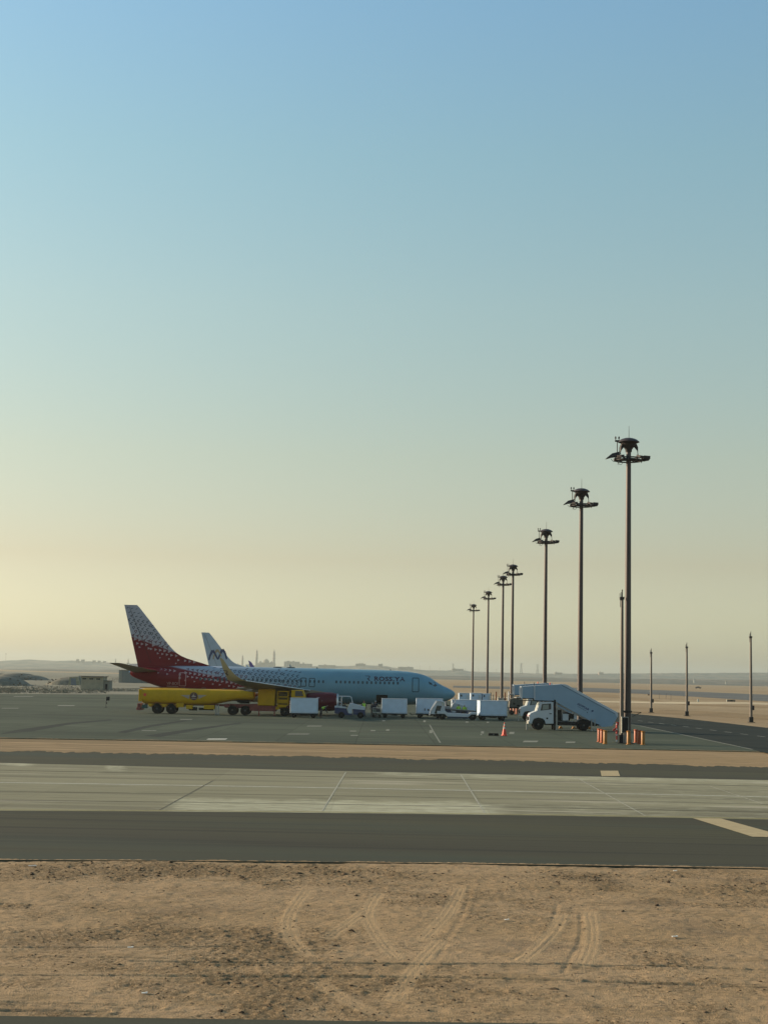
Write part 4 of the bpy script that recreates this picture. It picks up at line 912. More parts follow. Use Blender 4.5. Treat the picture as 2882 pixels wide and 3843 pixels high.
wr = .5*(z(590, 2641)-0)+.02
for px in (590, 643):
    for s_ in (-1, 1): wheel(t, x(px), s_*.98, .56, .56, .42)
b = MB()
for px in (590, 643):
    xc = x(px)
    for s_ in (-1, 1): b.loft([[(xc+.64*math.cos(a), s_*1.22, .58+.64*math.sin(a)) for a in np.linspace(.15, 2.99, 12)]+[(xc+.60*math.cos(a), s_*1.22, .58+.60*math.sin(a)) for a in np.linspace(2.99, .15, 12)], [(xc+.64*math.cos(a), s_*.78, .58+.64*math.sin(a)) for a in np.linspace(.15, 2.99, 12)]+[(xc+.60*math.cos(a), s_*.78, .58+.60*math.sin(a)) for a in np.linspace(2.99, .15, 12)]])
b.build('mudguard', M_rust, t, smooth=40)
b = MB(); b.prism([(x(556), z(556, 2640)), (x(690), z(690, 2644)), (x(688), z(688, 2653)), (x(664), z(664, 2656)), (x(560), z(560, 2652))], -1.12, 1.12); b.build('side_skirt', M_yel, t, bevel=.03)
b = MB(); b.bx(x(662), x(690), -1.1, 1.1, .75, 1.2); b.bx(x(700), x(724), -1.22, -.5, z(710, 2661), z(710, 2646)); b.bx(x(765), x(805), -1.0, .6, z(780, 2662), z(780, 2646)); b.build('valve_locker', M_yel, t, bevel=.03)
b = MB(); b.cyl((x(710), -.9, .62), (x(740), -.9, .62), .2, .2, 14); b.cyl((x(745), -.5, .6), (x(800), -.5, .6), .14, .14, 12); b.build('hose_reel', M_dark, t, smooth=40)
b = MB()
for px in (811, 820): b.bx(x(px)-.07, x(px)+.07, -1.0, -.86, .12, z(px, 2646)); b.bx(x(px)-.12, x(px)+.12, -1.05, -.8, .03, .12)
b.build('landing_leg', M_steel, t, bevel=.01)
# tractor unit
b = MB(); b.bx(x(842), x(1100), -.45, .45, z(900, 2658), z(900, 2643)); b.bx(x(842), x(862), -1.15, 1.15, z(850, 2654), z(850, 2643)); b.bx(x(938), x(975), -1.15, 1.15, z(950, 2668), z(950, 2643)); b.bx(x(968), x(1036), -1.1, 1.1, z(1000, 2669), z(1000, 2649)); b.build('tractor_chassis', M_rust, t, bevel=.02)
b = MB(); b.lathe([(.55, 0), (.6, .06), (.5, .13)], c=(x(915), 0, z(915, 2641)), n=16); b.prism([(x(885), z(885, 2628)), (x(938), z(938, 2627)), (x(932), z(932, 2637)), (x(890), z(890, 2637))], -.55, .55); b.build('fifth_wheel', M_dark, t)
for px in (873, 921):
    for s_ in (-1, 1): wheel(t, x(px), s_*.98, .54, .54, .42)
for s_ in (-1, 1): wheel(t, x(1070), s_*1.02, .52, .52, .32)
b = MB()
for px in (973, 1031): b.bx(x(px)-.06, x(px)+.06, -1.16, -1.04, .06, z(px, 2664)); b.bx(x(px)-.13, x(px)+.13, -1.2, -1.0, .02, .06)
b.build('stabiliser_leg', M_rust, t)
b = MB(); b.bx(x(968), x(1031), -1.22, 1.22, z(1000, 2648), z(1000, 2588)); b.bx(x(968), x(1031), -1.26, 1.26, z(1000, 2588), z(1000, 2585)); cab_ = b.build('pump_cabinet', M_yel, t, bevel=.05)
b = MB(); b.bx(x(971), x(1028), -1.245, -1.225, z(1000, 2646), z(1000, 2593)); b.build('roller_shutter', M_yel, cab_, bevel=.01)
b = MB()
for px in (1041, 1081):
    for yy in (-1.15, 1.1): b.bx(x(px)-.05, x(px)+.05, yy-.04, yy+.04, z(px, 2646), z(px, 2593))
for py in (2594, 2615, 2627, 2637, 2646): b.bx(x(1041), x(1081), -1.19, -1.12, z(1060, py)-.07, z(1060, py)+.04)
b.bx(x(1041), x(1075), -1.18, -.9, z(1060, 2655), z(1060, 2648)); b.bx(x(1036), x(1048), -1.18, -.9, z(1040, 2663), z(1040, 2652)); b.bx(x(1041), x(1081), -1.15, 1.1, z(1060, 2631)-.1, z(1060, 2629)); b.build('operator_platform', M_yel, t)
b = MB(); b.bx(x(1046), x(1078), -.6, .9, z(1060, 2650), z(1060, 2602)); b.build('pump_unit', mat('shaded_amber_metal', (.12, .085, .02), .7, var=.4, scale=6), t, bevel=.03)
b = MB(); b.prism([(x(1092), z(1092, 2652)), (x(1092), z(1092, 2590)), (x(1136), z(1136, 2590)), (x(1144), z(1144, 2612)), (x(1147), z(1147, 2652))], -1.2, 1.2); cb = b.build('cab', M_yel, t, bevel=.06)
for s_ in (-1, 1): b = MB(); b.prism([(x(1107), z(1107, 2613)), (x(1107), z(1107, 2593)), (x(1132), z(1132, 2593)), (x(1139), z(1139, 2613))], s_*1.215, s_*1.23); b.build('side_window', M_glass, cb)
# emblem: dark disc with pale wings, red roundel, small sign near the front
M_disc = mat('emblem_maroon', (.07, .02, .015), .5); M_wing_e = mat('emblem_pale', (.36, .28, .24), .5)
def tk(b, poly, off=.012):
    vs = []
    for px, py in poly:
        xx, zz = x(px, py), z(px, py); zc = (zt+z(px, 2645))/2; hh = (zt-z(px, 2645))/2; s_ = min(1, abs((zz-zc)/hh)); c = (1-s_**(1/.6*1.0))**.5 if s_ < 1 else 0
        sn = abs((zz-zc)/hh)**(1/.6); cc = math.sqrt(max(0, 1-sn*sn))**.55; vs.append((xx, -(1.22*cc+off), zz))
    b.add(vs, [tuple(range(len(vs)))])
cxp, cyp = 728, 2613
b = MB(); N_ = 20
for i in range(N_): tk(b, [(cxp, cyp), (cxp+15*math.cos(2*math.pi*i/N_), cyp+15*math.sin(2*math.pi*i/N_)), (cxp+15*math.cos(2*math.pi*(i+1)/N_), cyp+15*math.sin(2*math.pi*(i+1)/N_))], .016)
em = b.build('emblem_disc', M_disc, tank)
b = MB()
for s_ in (-1, 1):
    for k in range(6): tk(b, [(cxp+s_*(15+k*.8), cyp-5+k*2.6), (cxp+s_*(50-k*5), cyp-4+k*2.2), (cxp+s_*(40-k*5), cyp-1.5+k*2.4), (cxp+s_*(15+k*.5), cyp-3+k*2.6)], .014)
b.build('emblem_wings', M_wing_e, tank)
b = MB(); tk(b, [(cxp-9, cyp+2), (cxp-4, cyp-4), (cxp, cyp-7), (cxp+3, cyp-2), (cxp+9, cyp), (cxp+6, cyp+3), (cxp-6, cyp+4)], .02); tk(b, [(cxp-11, cyp+8), (cxp+11, cyp+8), (cxp+9, cyp+10), (cxp-9, cyp+10)], .02); b.build('emblem_figure', M_wing_e, em)
b = MB()
for i in range(12): tk(b, [(545, 2607), (545+6*math.cos(i*math.pi/6), 2607+6*math.sin(i*math.pi/6)), (545+6*math.cos((i+1)*math.pi/6), 2607+6*math.sin((i+1)*math.pi/6))])
b.build('warning_disc', M_cone, tank)
b = MB()
for k in range(7): tk(b, [(900+k*2.6, 2600), (901.8+k*2.6, 2600), (901.8+k*2.6, 2604), (900+k*2.6, 2604)])
tk(b, [(884, 2597), (918, 2597), (918, 2598), (884, 2598)]); b.build('side_lettering', M_rust, tank)
# --- closed baggage carts
def make_cart(w, h_, label, name='baggage_cart'):
    """box w wide, from z .42 to h_, end faces at both sides"""
    t = empty(name, (0, 0, 0), label, 'baggage cart', 'closed white baggage carts')
    b = MB(); b.bx(-w/2, w/2, -.78, .78, .5, h_); b.build('box', M_wbox, t, bevel=.05)
    b = MB(); b.bx(-w/2-.03, w/2+.03, -.81, .81, h_-.05, h_+.01); b.build('roof_edge', M_wpaint, t, bevel=.03)
    b = MB(); b.bx(-w/2, w/2, -.76, .76, .36, .5); b.bx(-w*.1, w*.12, -.6, .6, .28, .36); b.build('frame', M_dark, t)
    for x_ in (-w*.36, w*.34):
        for s_ in (-1, 1): wheel(t, x_, s_*.66, .24, .24, .2)
    b = MB()
    for x_ in (-w/2+.06, w/2-.06): b.bx(x_-.03, x_+.03, -.80, -.785, .55, h_-.1)
    b.bx(-w/2+.1, w/2-.1, -.80, -.785, .62, .66); b.build('curtain_rail', M_wpaint, t)
    b = MB(); b.tube([(-w/2, 0, .42), (-w/2-.55, 0, .38), (-w/2-.7, 0, .5)], .035, 6); b.build('tow_bar', M_dark, t)
    return t
c0 = make_cart(2.95, 2.12, 'closed white baggage cart in front of the red engine')
p = G(1141, 2694); c0.location = p
def cart(px0, px1, ptop, pbase, label):
    p = G((px0+px1)/2, pbase+6); s_ = W(px1, pbase, p.y).x-W(px0, pbase, p.y).x; hh = W((px0+px1)/2, ptop, p.y).z
    c = make_cart(s_, hh, label); c.location = p; return c
cart(1431, 1527, 2622, 2688, 'closed white baggage cart beside the dark cargo hatch')
cC = cart(1560, 1660, 2621, 2689, 'closed white baggage cart with dark vents, under the cockpit')
b = MB(); hh = 1.0; b.bx(-.58, -.48, -.815, -.80, .85, 1.1); b.build('vent', M_dark, cC); b = MB(); b.cyl((-.12, -.83, .95), (-.12, -.80, .95), .10); b.build('vent', M_dark, cC)
p = G(1735, 2683); cD = cart(1693, 1785, 2626, 2683, 'closed white baggage cart behind the two workers in yellow vests')
cE = cart(1793, 1898, 2629, 2697, 'closed white baggage cart farthest right, next to the traffic cone')
cE.rotation_euler.z = R(9)
# --- baggage tractors
def make_tug(label, driver_side=True):
    F = Fr(1282, 2694); x = lambda px, py=2650: F.x(px, py, -.7); z = lambda py: F.z(1300, py, -.7)
    t = empty('baggage_tractor', F.o, label, 'baggage tractor', 'baggage tractors')
    b = MB(); b.prism([(x(1256), z(2678)), (x(1256), z(2657)), (x(1300), z(2660)), (x(1306), z(2676)), (x(1324), z(2680)), (x(1324), z(2684)), (x(1298), z(2684))], -.68, .68); b.build('rear_body', M_blue, t, bevel=.03)
    b = MB(); b.prism([(x(1326), z(2680)), (x(1324), z(2660)), (x(1370), z(2663)), (x(1370), z(2684)), (x(1358), z(2684))], -.68, .68); b.build('front_body', M_blue, t, bevel=.03)
    b = MB(); b.prism([(x(1303), z(2660)), (x(1314), z(2637)), (x(1326), z(2640)), (x(1370), z(2652)), (x(1370), z(2664)), (x(1322), z(2661)), (x(1322), z(2678)), (x(1308), z(2678))], -.66, .66); b.build('bonnet', M_wpaint, t, bevel=.04)
    b = MB(); b.prism([(x(1271), z(2650)), (x(1298), z(2653)), (x(1299), z(2659)), (x(1271), z(2656.5))], -.66, .66); b.bx(x(1256), x(1270), -.6, .6, z(2657), z(2650)); b.build('deck_panel', M_wpaint, t, bevel=.02)
    b = MB()
    for yy in (-.62, .62):
        b.tube([(x(1282), yy, z(2651)), (x(1281), yy, z(2614))], .035, 6); b.tube([(x(1266), yy, z(2656)), (x(1263), yy, z(2620)), (x(1268), yy, z(2614)), (x(1306), yy, z(2614)), (x(1317), yy, z(2616)), (x(1323), yy, z(2638))], .035, 6); b.tube([(x(1266), yy, z(2635)), (x(1282), yy, z(2636))], .03, 6)
    for px, py in ((1268, 2614), (1317, 2616), (1263, 2634)): b.tube([(x(px), -.62, z(py)), (x(px), .62, z(py))], .03, 6)
    b.build('cab_frame', M_wpaint, t, smooth=40)
    b = MB(); b.bx(x(1268), x(1312), -.62, .62, z(2614.5), z(2612.5)); b.build('cab_roof', M_wpaint, t)
    b = MB(); b.bx(x(1284), x(1296), -.5, .5, z(2652), z(2646)); b.bx(x(1282), x(1286), -.5, .5, z(2648), z(2632)); b.build('seat', M_seat, t, bevel=.03)
    b = MB(); b.tube([(x(1318), -.25, z(2641)), (x(1309), -.25, z(2634))], .025, 6); b.tube([(x(1309)+.07*math.cos(a), -.25+.19*math.sin(a), z(2634)+.14*math.cos(a)) for a in np.linspace(0, 6.28, 15)], .018, 6); b.build('steering_wheel', M_dark, t)
    for px in (1282, 1354):
        for s_ in (-1, 1): wheel(t, x(px), s_*.6, .34, .34, .26)
    b = MB()
    for s_ in (-.45, .45): b.cyl((x(1370)-.01, s_, z(2668)), (x(1370)+.03, s_, z(2668)), .07)
    b.build('headlight', M_steel, t); return t
tug = make_tug('blue and white baggage tractor with an open cab, facing right beside the red engine')
t2 = dup(tug, G(1700, 2690)+Vector((-.9, 0, 0)), rz=0, label='baggage tractor mostly hidden behind the low conveyor truck, under the nose')
# --- low white conveyor truck
F = Fr(1659, 2700); t = empty('conveyor_truck', F.o, 'low white conveyor truck with a side cab, in front of the cockpit', 'belt loader')
x = lambda px, py=2660: F.x(px, py, -.9); z = lambda py: F.z(1700, py, -.9)+.0
b = MB(); b.prism([(x(1613), z(2682)), (x(1620), z(2662)), (x(1633), z(2641)), (x(1638), z(2634)), (x(1668), z(2634)), (x(1670), z(2669)), (x(1652), z(2669)), (x(1644), z(2680)), (x(1630), z(2682))], -.9, .1); b.build('cab', M_wpaint, t, bevel=.04)
b = MB(); b.prism([(x(1630), z(2679)), (x(1639), z(2649)), (x(1657), z(2650)), (x(1652), z(2668)), (x(1644), z(2679))], -.915, -.902); b.build('door_window', M_glass, t)
b = MB(); b.tube([(x(1612), -.93, z(2686)), (x(1618), -.93, z(2662)), (x(1630), -.93, z(2642)), (x(1637), -.93, z(2632)), (x(1660), -.93, z(2634))], .05, 8); b.build('handrail', M_wpaint, t, smooth=40)
b = MB(); b.bx(x(1659), x(1665), -1.0, -.92, z(2647), z(2636)); b.build('mirror', M_white, t, bevel=.01)
b = MB(); b.prism([(x(1671), z(2669)), (x(1682), z(2676)), (x(1760), z(2679)), (x(1768), z(2672)), (x(1790), z(2673)), (x(1791), z(2680)), (x(1769), z(2680)), (x(1757), z(2690)), (x(1680), z(2690)), (x(1668), z(2680)), (x(1640), z(2680)), (x(1640), z(2669))], -.95, .85); b.build('chassis', M_wpaint, t, bevel=.03)
b = MB(); b.prism([(x(1671), z(2666)), (x(1790), z(2671)), (x(1790), z(2668)), (x(1671), z(2663))], -.35, .35); b.build('conveyor_belt', M_tyre, t)
b = MB(); b.tube([(x(1672), -.4, z(2660)), (x(1712), -.4, z(2664)), (x(1780), -.4, z(2666))], .03, 6); b.tube([(x(1672), .4, z(2660)), (x(1780), .4, z(2666))], .03, 6); b.build('guide_rail', M_steel, t)
b = MB(); b.bx(x(1680), x(1757), -.8, .7, z(2694), z(2690)); b.build('underframe', M_blue, t)
for px in (1659, 1774):
    for s_ in (-1, 1): wheel(t, x(px), s_*.8, .40, .40, .28)
b = MB(); b.bx(x(1626), x(1640), -.5, .5, .3, .5); b.build('front_axle', M_dark, t)
# --- passenger stair trucks
M_stair = mat('stair_panel_blue_white', (.22, .32, .42), .45, var=.08, scale=1)
def make_stairs(label, lettered=True):
    F = Fr(2019, 2738); t = empty('passenger_stairs', F.o, label, 'passenger stairs', 'white passenger stair trucks')
    x = lambda px, py=2680: F.x(px, py, -.9); z = lambda px, py: F.z(px, py, -.9); P = lambda *q: [F(a, c, -.9) for a, c in q]
    b = MB(); b.prism(P((1984, 2714), (1985, 2684), (1989, 2677), (2013, 2668), (2024, 2637), (2027, 2635), (2076, 2635), (2077, 2716), (2046, 2717), (2043, 2704), (2035, 2697), (2019, 2694), (2004, 2697), (1997, 2708), (1995, 2716)), -.95, .95); cab = b.build('cab', M_wpaint, t, bevel=.05)
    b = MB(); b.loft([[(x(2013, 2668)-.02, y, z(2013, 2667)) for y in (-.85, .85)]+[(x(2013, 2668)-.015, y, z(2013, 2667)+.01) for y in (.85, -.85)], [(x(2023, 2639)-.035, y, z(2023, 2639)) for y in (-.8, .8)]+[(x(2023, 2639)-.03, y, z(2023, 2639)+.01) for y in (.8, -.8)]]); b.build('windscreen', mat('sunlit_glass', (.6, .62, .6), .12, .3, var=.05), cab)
    for s_ in (-1, 1): b = MB(); b.prism(P((2027, 2667), (2033, 2642), (2067, 2640), (2067, 2662)), s_*.955, s_*.965); b.build('side_window', M_glass, cab)
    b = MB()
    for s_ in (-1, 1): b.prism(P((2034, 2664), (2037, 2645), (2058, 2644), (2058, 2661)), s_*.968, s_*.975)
    b.build('reflection_pane', mat('window_reflection', (.22, .24, .22), .3), cab)  # flat grey inset panes, a reflection painted onto the side windows
    b = MB(); b.bx(x(1981), x(2000), -.92, .92, z(1990, 2716)-.02, z(1990, 2706)); b.build('bumper', M_white, t, bevel=.02)
    b = MB(); b.bx(x(1982)-.02, x(1984), -.85, .85, z(1985, 2703), z(1985, 2690)); b.build('grille', M_dark, t)
    b = MB()
    for s_ in (-1, 1): b.box(x(1989), s_*.86, z(1989, 2686), .26, .16, .13)
    b.build('headlight', M_cone, t, bevel=.01)
    b = MB(); b.bx(x(2049), x(2056), -.958, -.951, z(2052, 2699), z(2052, 2693)); b.bx(x(2060), x(2069), -.97, -.951, z(2065, 2680), z(2065, 2677)); b.build('door_handle', M_dark, cab)
    b = MB(); b.prism(P((1996, 2718), (1998, 2707), (2005, 2698), (2019, 2693), (2034, 2697), (2043, 2706), (2045, 2718)), -.958, .958); b.build('wheel_arch', M_black, t)
    for px in (2019, 2189):
        for s_ in (-1, 1): wheel(t, x(px, 2718), s_*.86, .50, .50, .3)
    b = MB(); b.bx(x(2044), x(2240), -.75, .75, z(2100, 2722), z(2100, 2708)); b.prism(P((2163, 2722), (2168, 2707), (2180, 2700), (2198, 2699), (2212, 2706), (2256, 2722)), -.95, .95); b.build('chassis', M_dark, t, bevel=.02)
    # stair enclosure
    def shell(poly, y, name, mt, parent=None, th=.05):
        o = None
        for s_ in (-1, 1):
            b = MB(); b.prism(P(*poly), s_*y-th/2, s_*y+th/2); o = b.build(name, mt, parent or t, bevel=.01)
        return o
    shell([(1957, 2577), (2006, 2573), (2003, 2624), (1959, 2619)], .86, 'bellows_panel', M_stair)
    shell([(2006, 2573), (2073, 2570), (2077, 2630), (2004, 2628)], .92, 'platform_panel', M_stair)
    shell([(2073, 2570), (2105, 2567.5), (2306, 2676), (2314, 2694), (2296, 2725), (2258, 2729), (2077, 2630)], .92, 'stair_panel', M_stair)
    b = MB(); b.prism(P((1957, 2577), (2006, 2573), (2073, 2570), (2105, 2567.5), (2120, 2568), (2130, 2571), (2316, 2673), (2319, 2688), (2314, 2694), (2306, 2677), (2105, 2571), (2073, 2573), (2006, 2576), (1957, 2580)), -.85, .85); b.build('roof', M_wpaint, t, bevel=.02)
    b = MB(); b.tube([(q[0], -.955, q[1]) for q in P((2107, 2572), (2135, 2586), (2306, 2679))], .018, 5); b.build('roof_seam', M_trim, t)
    for px in (1956, 2004):
        for s_ in (-1, 1): b = MB(); b.bx(x(px)-.04, x(px)+.06, s_*.95-.03, s_*.95+.03, z(px, 2626), z(px, 2573)); b.build('frame_post', M_wpaint, t)
    b = MB(); b.bx(x(1936), x(2078), -.9, .9, z(1980, 2623), z(1980, 2620)); b.bx(x(2004), x(2078), -.9, .9, z(2040, 2632), z(2040, 2627)); b.build('platform', M_dark, t)
    b = MB(); b.bx(x(1936), x(1960), -.95, .95, z(1950, 2620)+.0, z(1950, 2617)); b.build('docking_lip', M_steel, t, bevel=.02)
    n = 16
    A = F(2083, 2626, -.9); Bq = F(2262, 2727, -.9); b = MB()
    for i in range(n):
        xx = A[0]+(Bq[0]-A[0])*(i+.5)/n; zz = A[1]+(Bq[1]-A[1])*(i+.5)/n; b.box(xx, 0, zz, .32, 1.6, .04)
    b.build('steps', M_steel, t)
    b = MB()
    for s_ in (-1, 1):
        b.prism(P((2084, 2628), (2094, 2628), (2252, 2718), (2250, 2724)), s_*.80-.05, s_*.80+.05)
    b.build('stringer', M_dark, t)
    b = MB()
    for s_ in (-1, 1): b.prism(P((2088, 2640), (2090, 2636), (2212, 2702), (2200, 2702)), s_*.72-.05, s_*.72+.05)
    b.build('lift_beam', M_wpaint, t)
    b = MB(); b.bx(x(2077), x(2084), -.97, -.85, .02, z(2080, 2626)); b.bx(x(2077), x(2084), .85, .97, .02, z(2080, 2626)); b.build('lift_post', M_dark, t)
    b = MB()
    for px in (2088,): b.bx(x(px)-.06, x(px)+.06, -1.0, -.88, .1, z(px, 2634)); b.bx(x(px)-.1, x(px)+.1, -1.04, -.84, .0, .1)
    for px in (1976, 2219, 2231): b.bx(x(px)-.045, x(px)+.045, -1.0, -.9, .08, z(px, 2698)); b.bx(x(px)-.08, x(px)+.08, -1.04, -.86, .0, .08)
    b.build('stabiliser_jack', M_steel, t, bevel=.01)
    b = MB(); b.bx(x(2112), x(2134), -.6, .3, z(2120, 2705), z(2120, 2680)); b.bx(x(2151), x(2166), -.6, .3, z(2150, 2700), z(2150, 2668)); b.build('equipment_box', M_wpaint, t, bevel=.03)
    b = MB(); b.bx(x(2140), x(2155), -.62, .32, z(2150, 2698), z(2150, 2680)); b.build('hydraulic_unit', M_dark, t, bevel=.03); b = MB(); b.bx(x(2096), x(2108), -.5, .4, z(2100, 2706), z(2100, 2664)); b.build('hydraulic_unit', M_dark, t, bevel=.03)
    b = MB(); b.lathe([(.05, 0), (.05, .15), (.02, .2), (.01, .2)], c=(x(2067, 2570), 0, z(2067, 2570)), n=12); b.build('beacon', M_cone, t, smooth=40)
    b = MB(); b.cyl((x(2006), 0, z(2006, 2574)), (x(2006), 0, z(2006, 2562)), .03); b.build('aerial', M_dark, t)
    b = MB(); b.tube([(x(1960), -.8, z(1960, 2623)), (x(1958), -.8, z(1958, 2630)), (x(1990), -.8, z(1990, 2628))], .04, 6); b.build('guide_wheel', M_dark, t)
    if lettered:
        A = F(2164, 2644, -.95); q = F(2216, 2672, -.95); a_ = math.atan2(q[1]-A[1], q[0]-A[0])
        f = lambda u, v: (A[0]+u*math.cos(a_)-v*math.sin(a_), -.951, A[1]+u*math.sin(a_)+v*math.cos(a_))
        text_mesh('EGYPTAIR', .27, 'lettering', f, M_lblue, t, bold=.008, shear=.3, sx=.98)
        b = MB(); f2 = lambda u, v: f(1.42+u, v)
        b.add([f2(0, .1), f2(.1, .24), f2(.2, .24), f2(.26, .16), f2(.18, .16), f2(.16, .08), f2(.07, -.02), f2(.09, .08)], [tuple(range(8))]); b.build('emblem', M_lblue, t)
        b = MB(); b.add([f(.1, -.13), f(1.1, -.13), f(1.1, -.105), f(.1, -.105)], [(0, 1, 2, 3)]); b.add([f(1.15, -.24), f(1.25, -.24), f(1.22, -.12), f(1.18, -.12)], [(0, 1, 2, 3)]); b.build('small_print', M_trim, t)
    return t
st1 = make_stairs('white passenger stair truck with blue lettering on its long slope, nearer one')
p = G(1972, 2706); st2 = make_stairs('white passenger stair truck standing behind the nearer one, only its cab in view', lettered=False); st2.location = p+Vector((.25, 0, 0))
# yellow chocks behind the stair truck wheels
def chock(px, py, lb):
    t = empty('wheel_chock', G(px, py), lb, 'wheel chock', 'yellow wheel chocks under the stair truck')
    b = MB(); b.prism([(-.2, 0), (.2, 0), (.08, .22), (-.08, .22)], -.2, .2); b.build('block', M_amber, t, bevel=.02); b = MB(); b.tube([(-.05, 0, .22), (-.05, 0, .27), (.05, 0, .27), (.05, 0, .22)], .012, 5); b.build('handle', M_dark, t)
chock(2103, 2734, 'yellow wheel chock just behind the cab of the nearer stair truck'); chock(2152, 2735, 'yellow wheel chock midway under the nearer stair truck'); chock(2212, 2736, 'yellow wheel chock behind the rear wheel of the nearer stair truck')
# ground power cart near the mast
F = Fr(1938, 2683); t = empty('power_cart', F.o, 'dull grey brown ground power unit on wheels, left of the rear stair truck', 'ground power unit')
x = lambda px: F.x(px, 2660, -.8); z = lambda py: F.z(1940, py, -.8)
b = MB(); b.prism([(x(1910), z(2654)), (x(1912), z(2625)), (x(1926), z(2620)), (x(1960), z(2621)), (x(1962), z(2654))], -.8, .8); b.build('housing', mat('dusty_grey_metal', (.10, .095, .075), .8, var=.4, scale=4), t, bevel=.04)
b = MB(); b.bx(x(1924), x(1932), -.82, -.802, z(2645), z(2638)); b.bx(x(1938), x(1950), -.82, -.802, z(2651), z(2645)); b.build('vent', M_dark, t)
b = MB(); b.bx(x(1912), x(1962), -.7, .7, z(2659), z(2654)); b.build('frame', M_dark, t)
for px in (1920, 1954):
    for s_ in (-1, 1): wheel(t, x(px), s_*.66, .3, .3, .2)
b = MB(); b.cyl((x(1908), -.5, z(2632)), (x(1908), -.5, z(2596)), .09, .09, 10); b.build('exhaust_stack', M_wpaint, t, smooth=40)
b = MB(); b.tube([(x(1930), -.4, z(2622)), (x(1934), -.4, z(2616)), (x(1948), -.4, z(2615))], .05, 6); b.cyl((x(1944), -.3, z(2622)), (x(1944), -.3, z(2600)), .04); b.build('pipe', M_steel, t)
# white cabin trailers beyond
def trailer(px0, px1, ptop, Y, label):
    w0 = W(px0, ptop, Y); w1 = W(px1, ptop, Y); w = w1.x-w0.x; hh = w0.z; t = empty('cabin_trailer', ((w0.x+w1.x)/2, Y+1, 0), label, 'trailer', 'white trailers beyond the carts')
    b = MB(); b.bx(-w/2, w/2, -1, 1, .45, hh); b.build('box', M_wbox, t, bevel=.06)
    b = MB(); b.bx(-w/2-.02, w/2+.02, -1.02, 1.02, hh-.04, hh+.03); b.build('roof', M_wpaint, t, bevel=.02)
    b = MB(); b.bx(w*.2, w*.42, -1.03, -1.005, .8, hh-.25); b.build('door', M_wpaint, t, bevel=.01)
    b = MB(); b.bx(-w*.36, -w*.2, -1.03, -1.005, hh-.5, hh-.2); b.build('window', M_glass, t)
    for x_ in (-w*.3, w*.3):
        for s_ in (-1, 1): wheel(t, x_, s_*.85, .3, .3, .2)
trailer(1722, 1762, 2601, 228, 'white trailer, leftmost of those beyond the carts'); trailer(1766, 1807, 2601, 232, 'white trailer, middle of those beyond the carts'); trailer(1810, 1840, 2603, 232, 'white trailer, rightmost of those beyond the carts')
# open equipment dolly with bags by the cargo hatch
F = Fr(1412, 2693); t = empty('loading_dolly', F.o, 'dark open dolly standing below the cargo hatch', 'dolly'); x = lambda px: F.x(px, 2660, -.6); z = lambda py: F.z(1410, py, -.6)
b = MB(); b.bx(x(1398), x(1430), -.6, .6, z(2676), z(2672)); b.build('deck', M_steel, t, bevel=.01)
b = MB()
for px in (1399, 1429):
    for s_ in (-1, 1): b.bx(x(px)-.03, x(px)+.03, s_*.57-.03, s_*.57+.03, z(2674), z(2657))
b.tube([(x(1399), -.57, z(2657)), (x(1429), -.57, z(2657))], .03, 6); b.tube([(x(1399), .57, z(2657)), (x(1429), .57, z(2657))], .03, 6); b.build('side_rail', M_steel, t)
for px in (1403, 1425):
    for s_ in (-1, 1): wheel(t, x(px), s_*.5, .17, .17, .12)
def bag(px, py, sx, sz, mt, lb, k):
    w = (F.x(px, py, -.2), F.z(px, py, -.2)); tt = empty('suitcase', (F.o.x+w[0], F.o.y-.2+k*.35, max(w[1], .42)), lb, 'suitcase', 'bags on the dolly')
    b = MB(); b.bx(-sx/2, sx/2, -.16, .16, 0, sz); b.build('case', mt, tt, bevel=.05); b = MB(); b.tube([(-.08, 0, sz), (-.08, 0, sz+.05), (.08, 0, sz+.05), (.08, 0, sz)], .012, 5); b.build('handle', M_dark, tt)
bag(1405, 2672, .42, .30, mat('grey_green_fabric', (.10, .13, .11), .8), 'grey green bag at the left on the dolly', 0); bag(1419, 2672, .5, .36, mat('dark_fabric', (.03, .04, .05), .8), 'dark bag at the right on the dolly', 0)
# ------------------------------------------------------------------ people
M_skin = mat('skin', (.20, .11, .07), .6, var=.1); M_hair = mat('black_hair', (.012, .01, .01), .7)
M_vest = mat('yellow_green_vest', (.38, .62, .06), .6, var=.15, scale=8); M_vdark = mat('green_vest_shade', (.12, .32, .04), .6, var=.15, scale=8)
M_trou = mat('dark_trousers', (.02, .025, .035), .8, var=.2); M_shirt = mat('white_shirt', (.6, .6, .58), .7); M_navy = mat('navy_overall', (.015, .02, .04), .8)
def skinmesh(name, verts, edges, radii, m_, parent, sub=2, root=0):
    me = bpy.data.meshes.new(name); me.from_pydata([tuple(v) for v in verts], edges, []); me.update(); me.materials.append(m_)
    o = bpy.data.objects.new(name, me); C.objects.link(o); o.parent = parent
    sk = o.modifiers.new('skin', 'SKIN'); sk.use_smooth_shade = True
    for i, r in enumerate(radii):
        d = me.skin_vertices[0].data[i]; d.radius = (r, r) if not isinstance(r, tuple) else r; d.use_root = (i == root)
    su = o.modifiers.new('sub', 'SUBSURF'); su.levels = sub; su.render_levels = sub
    return o
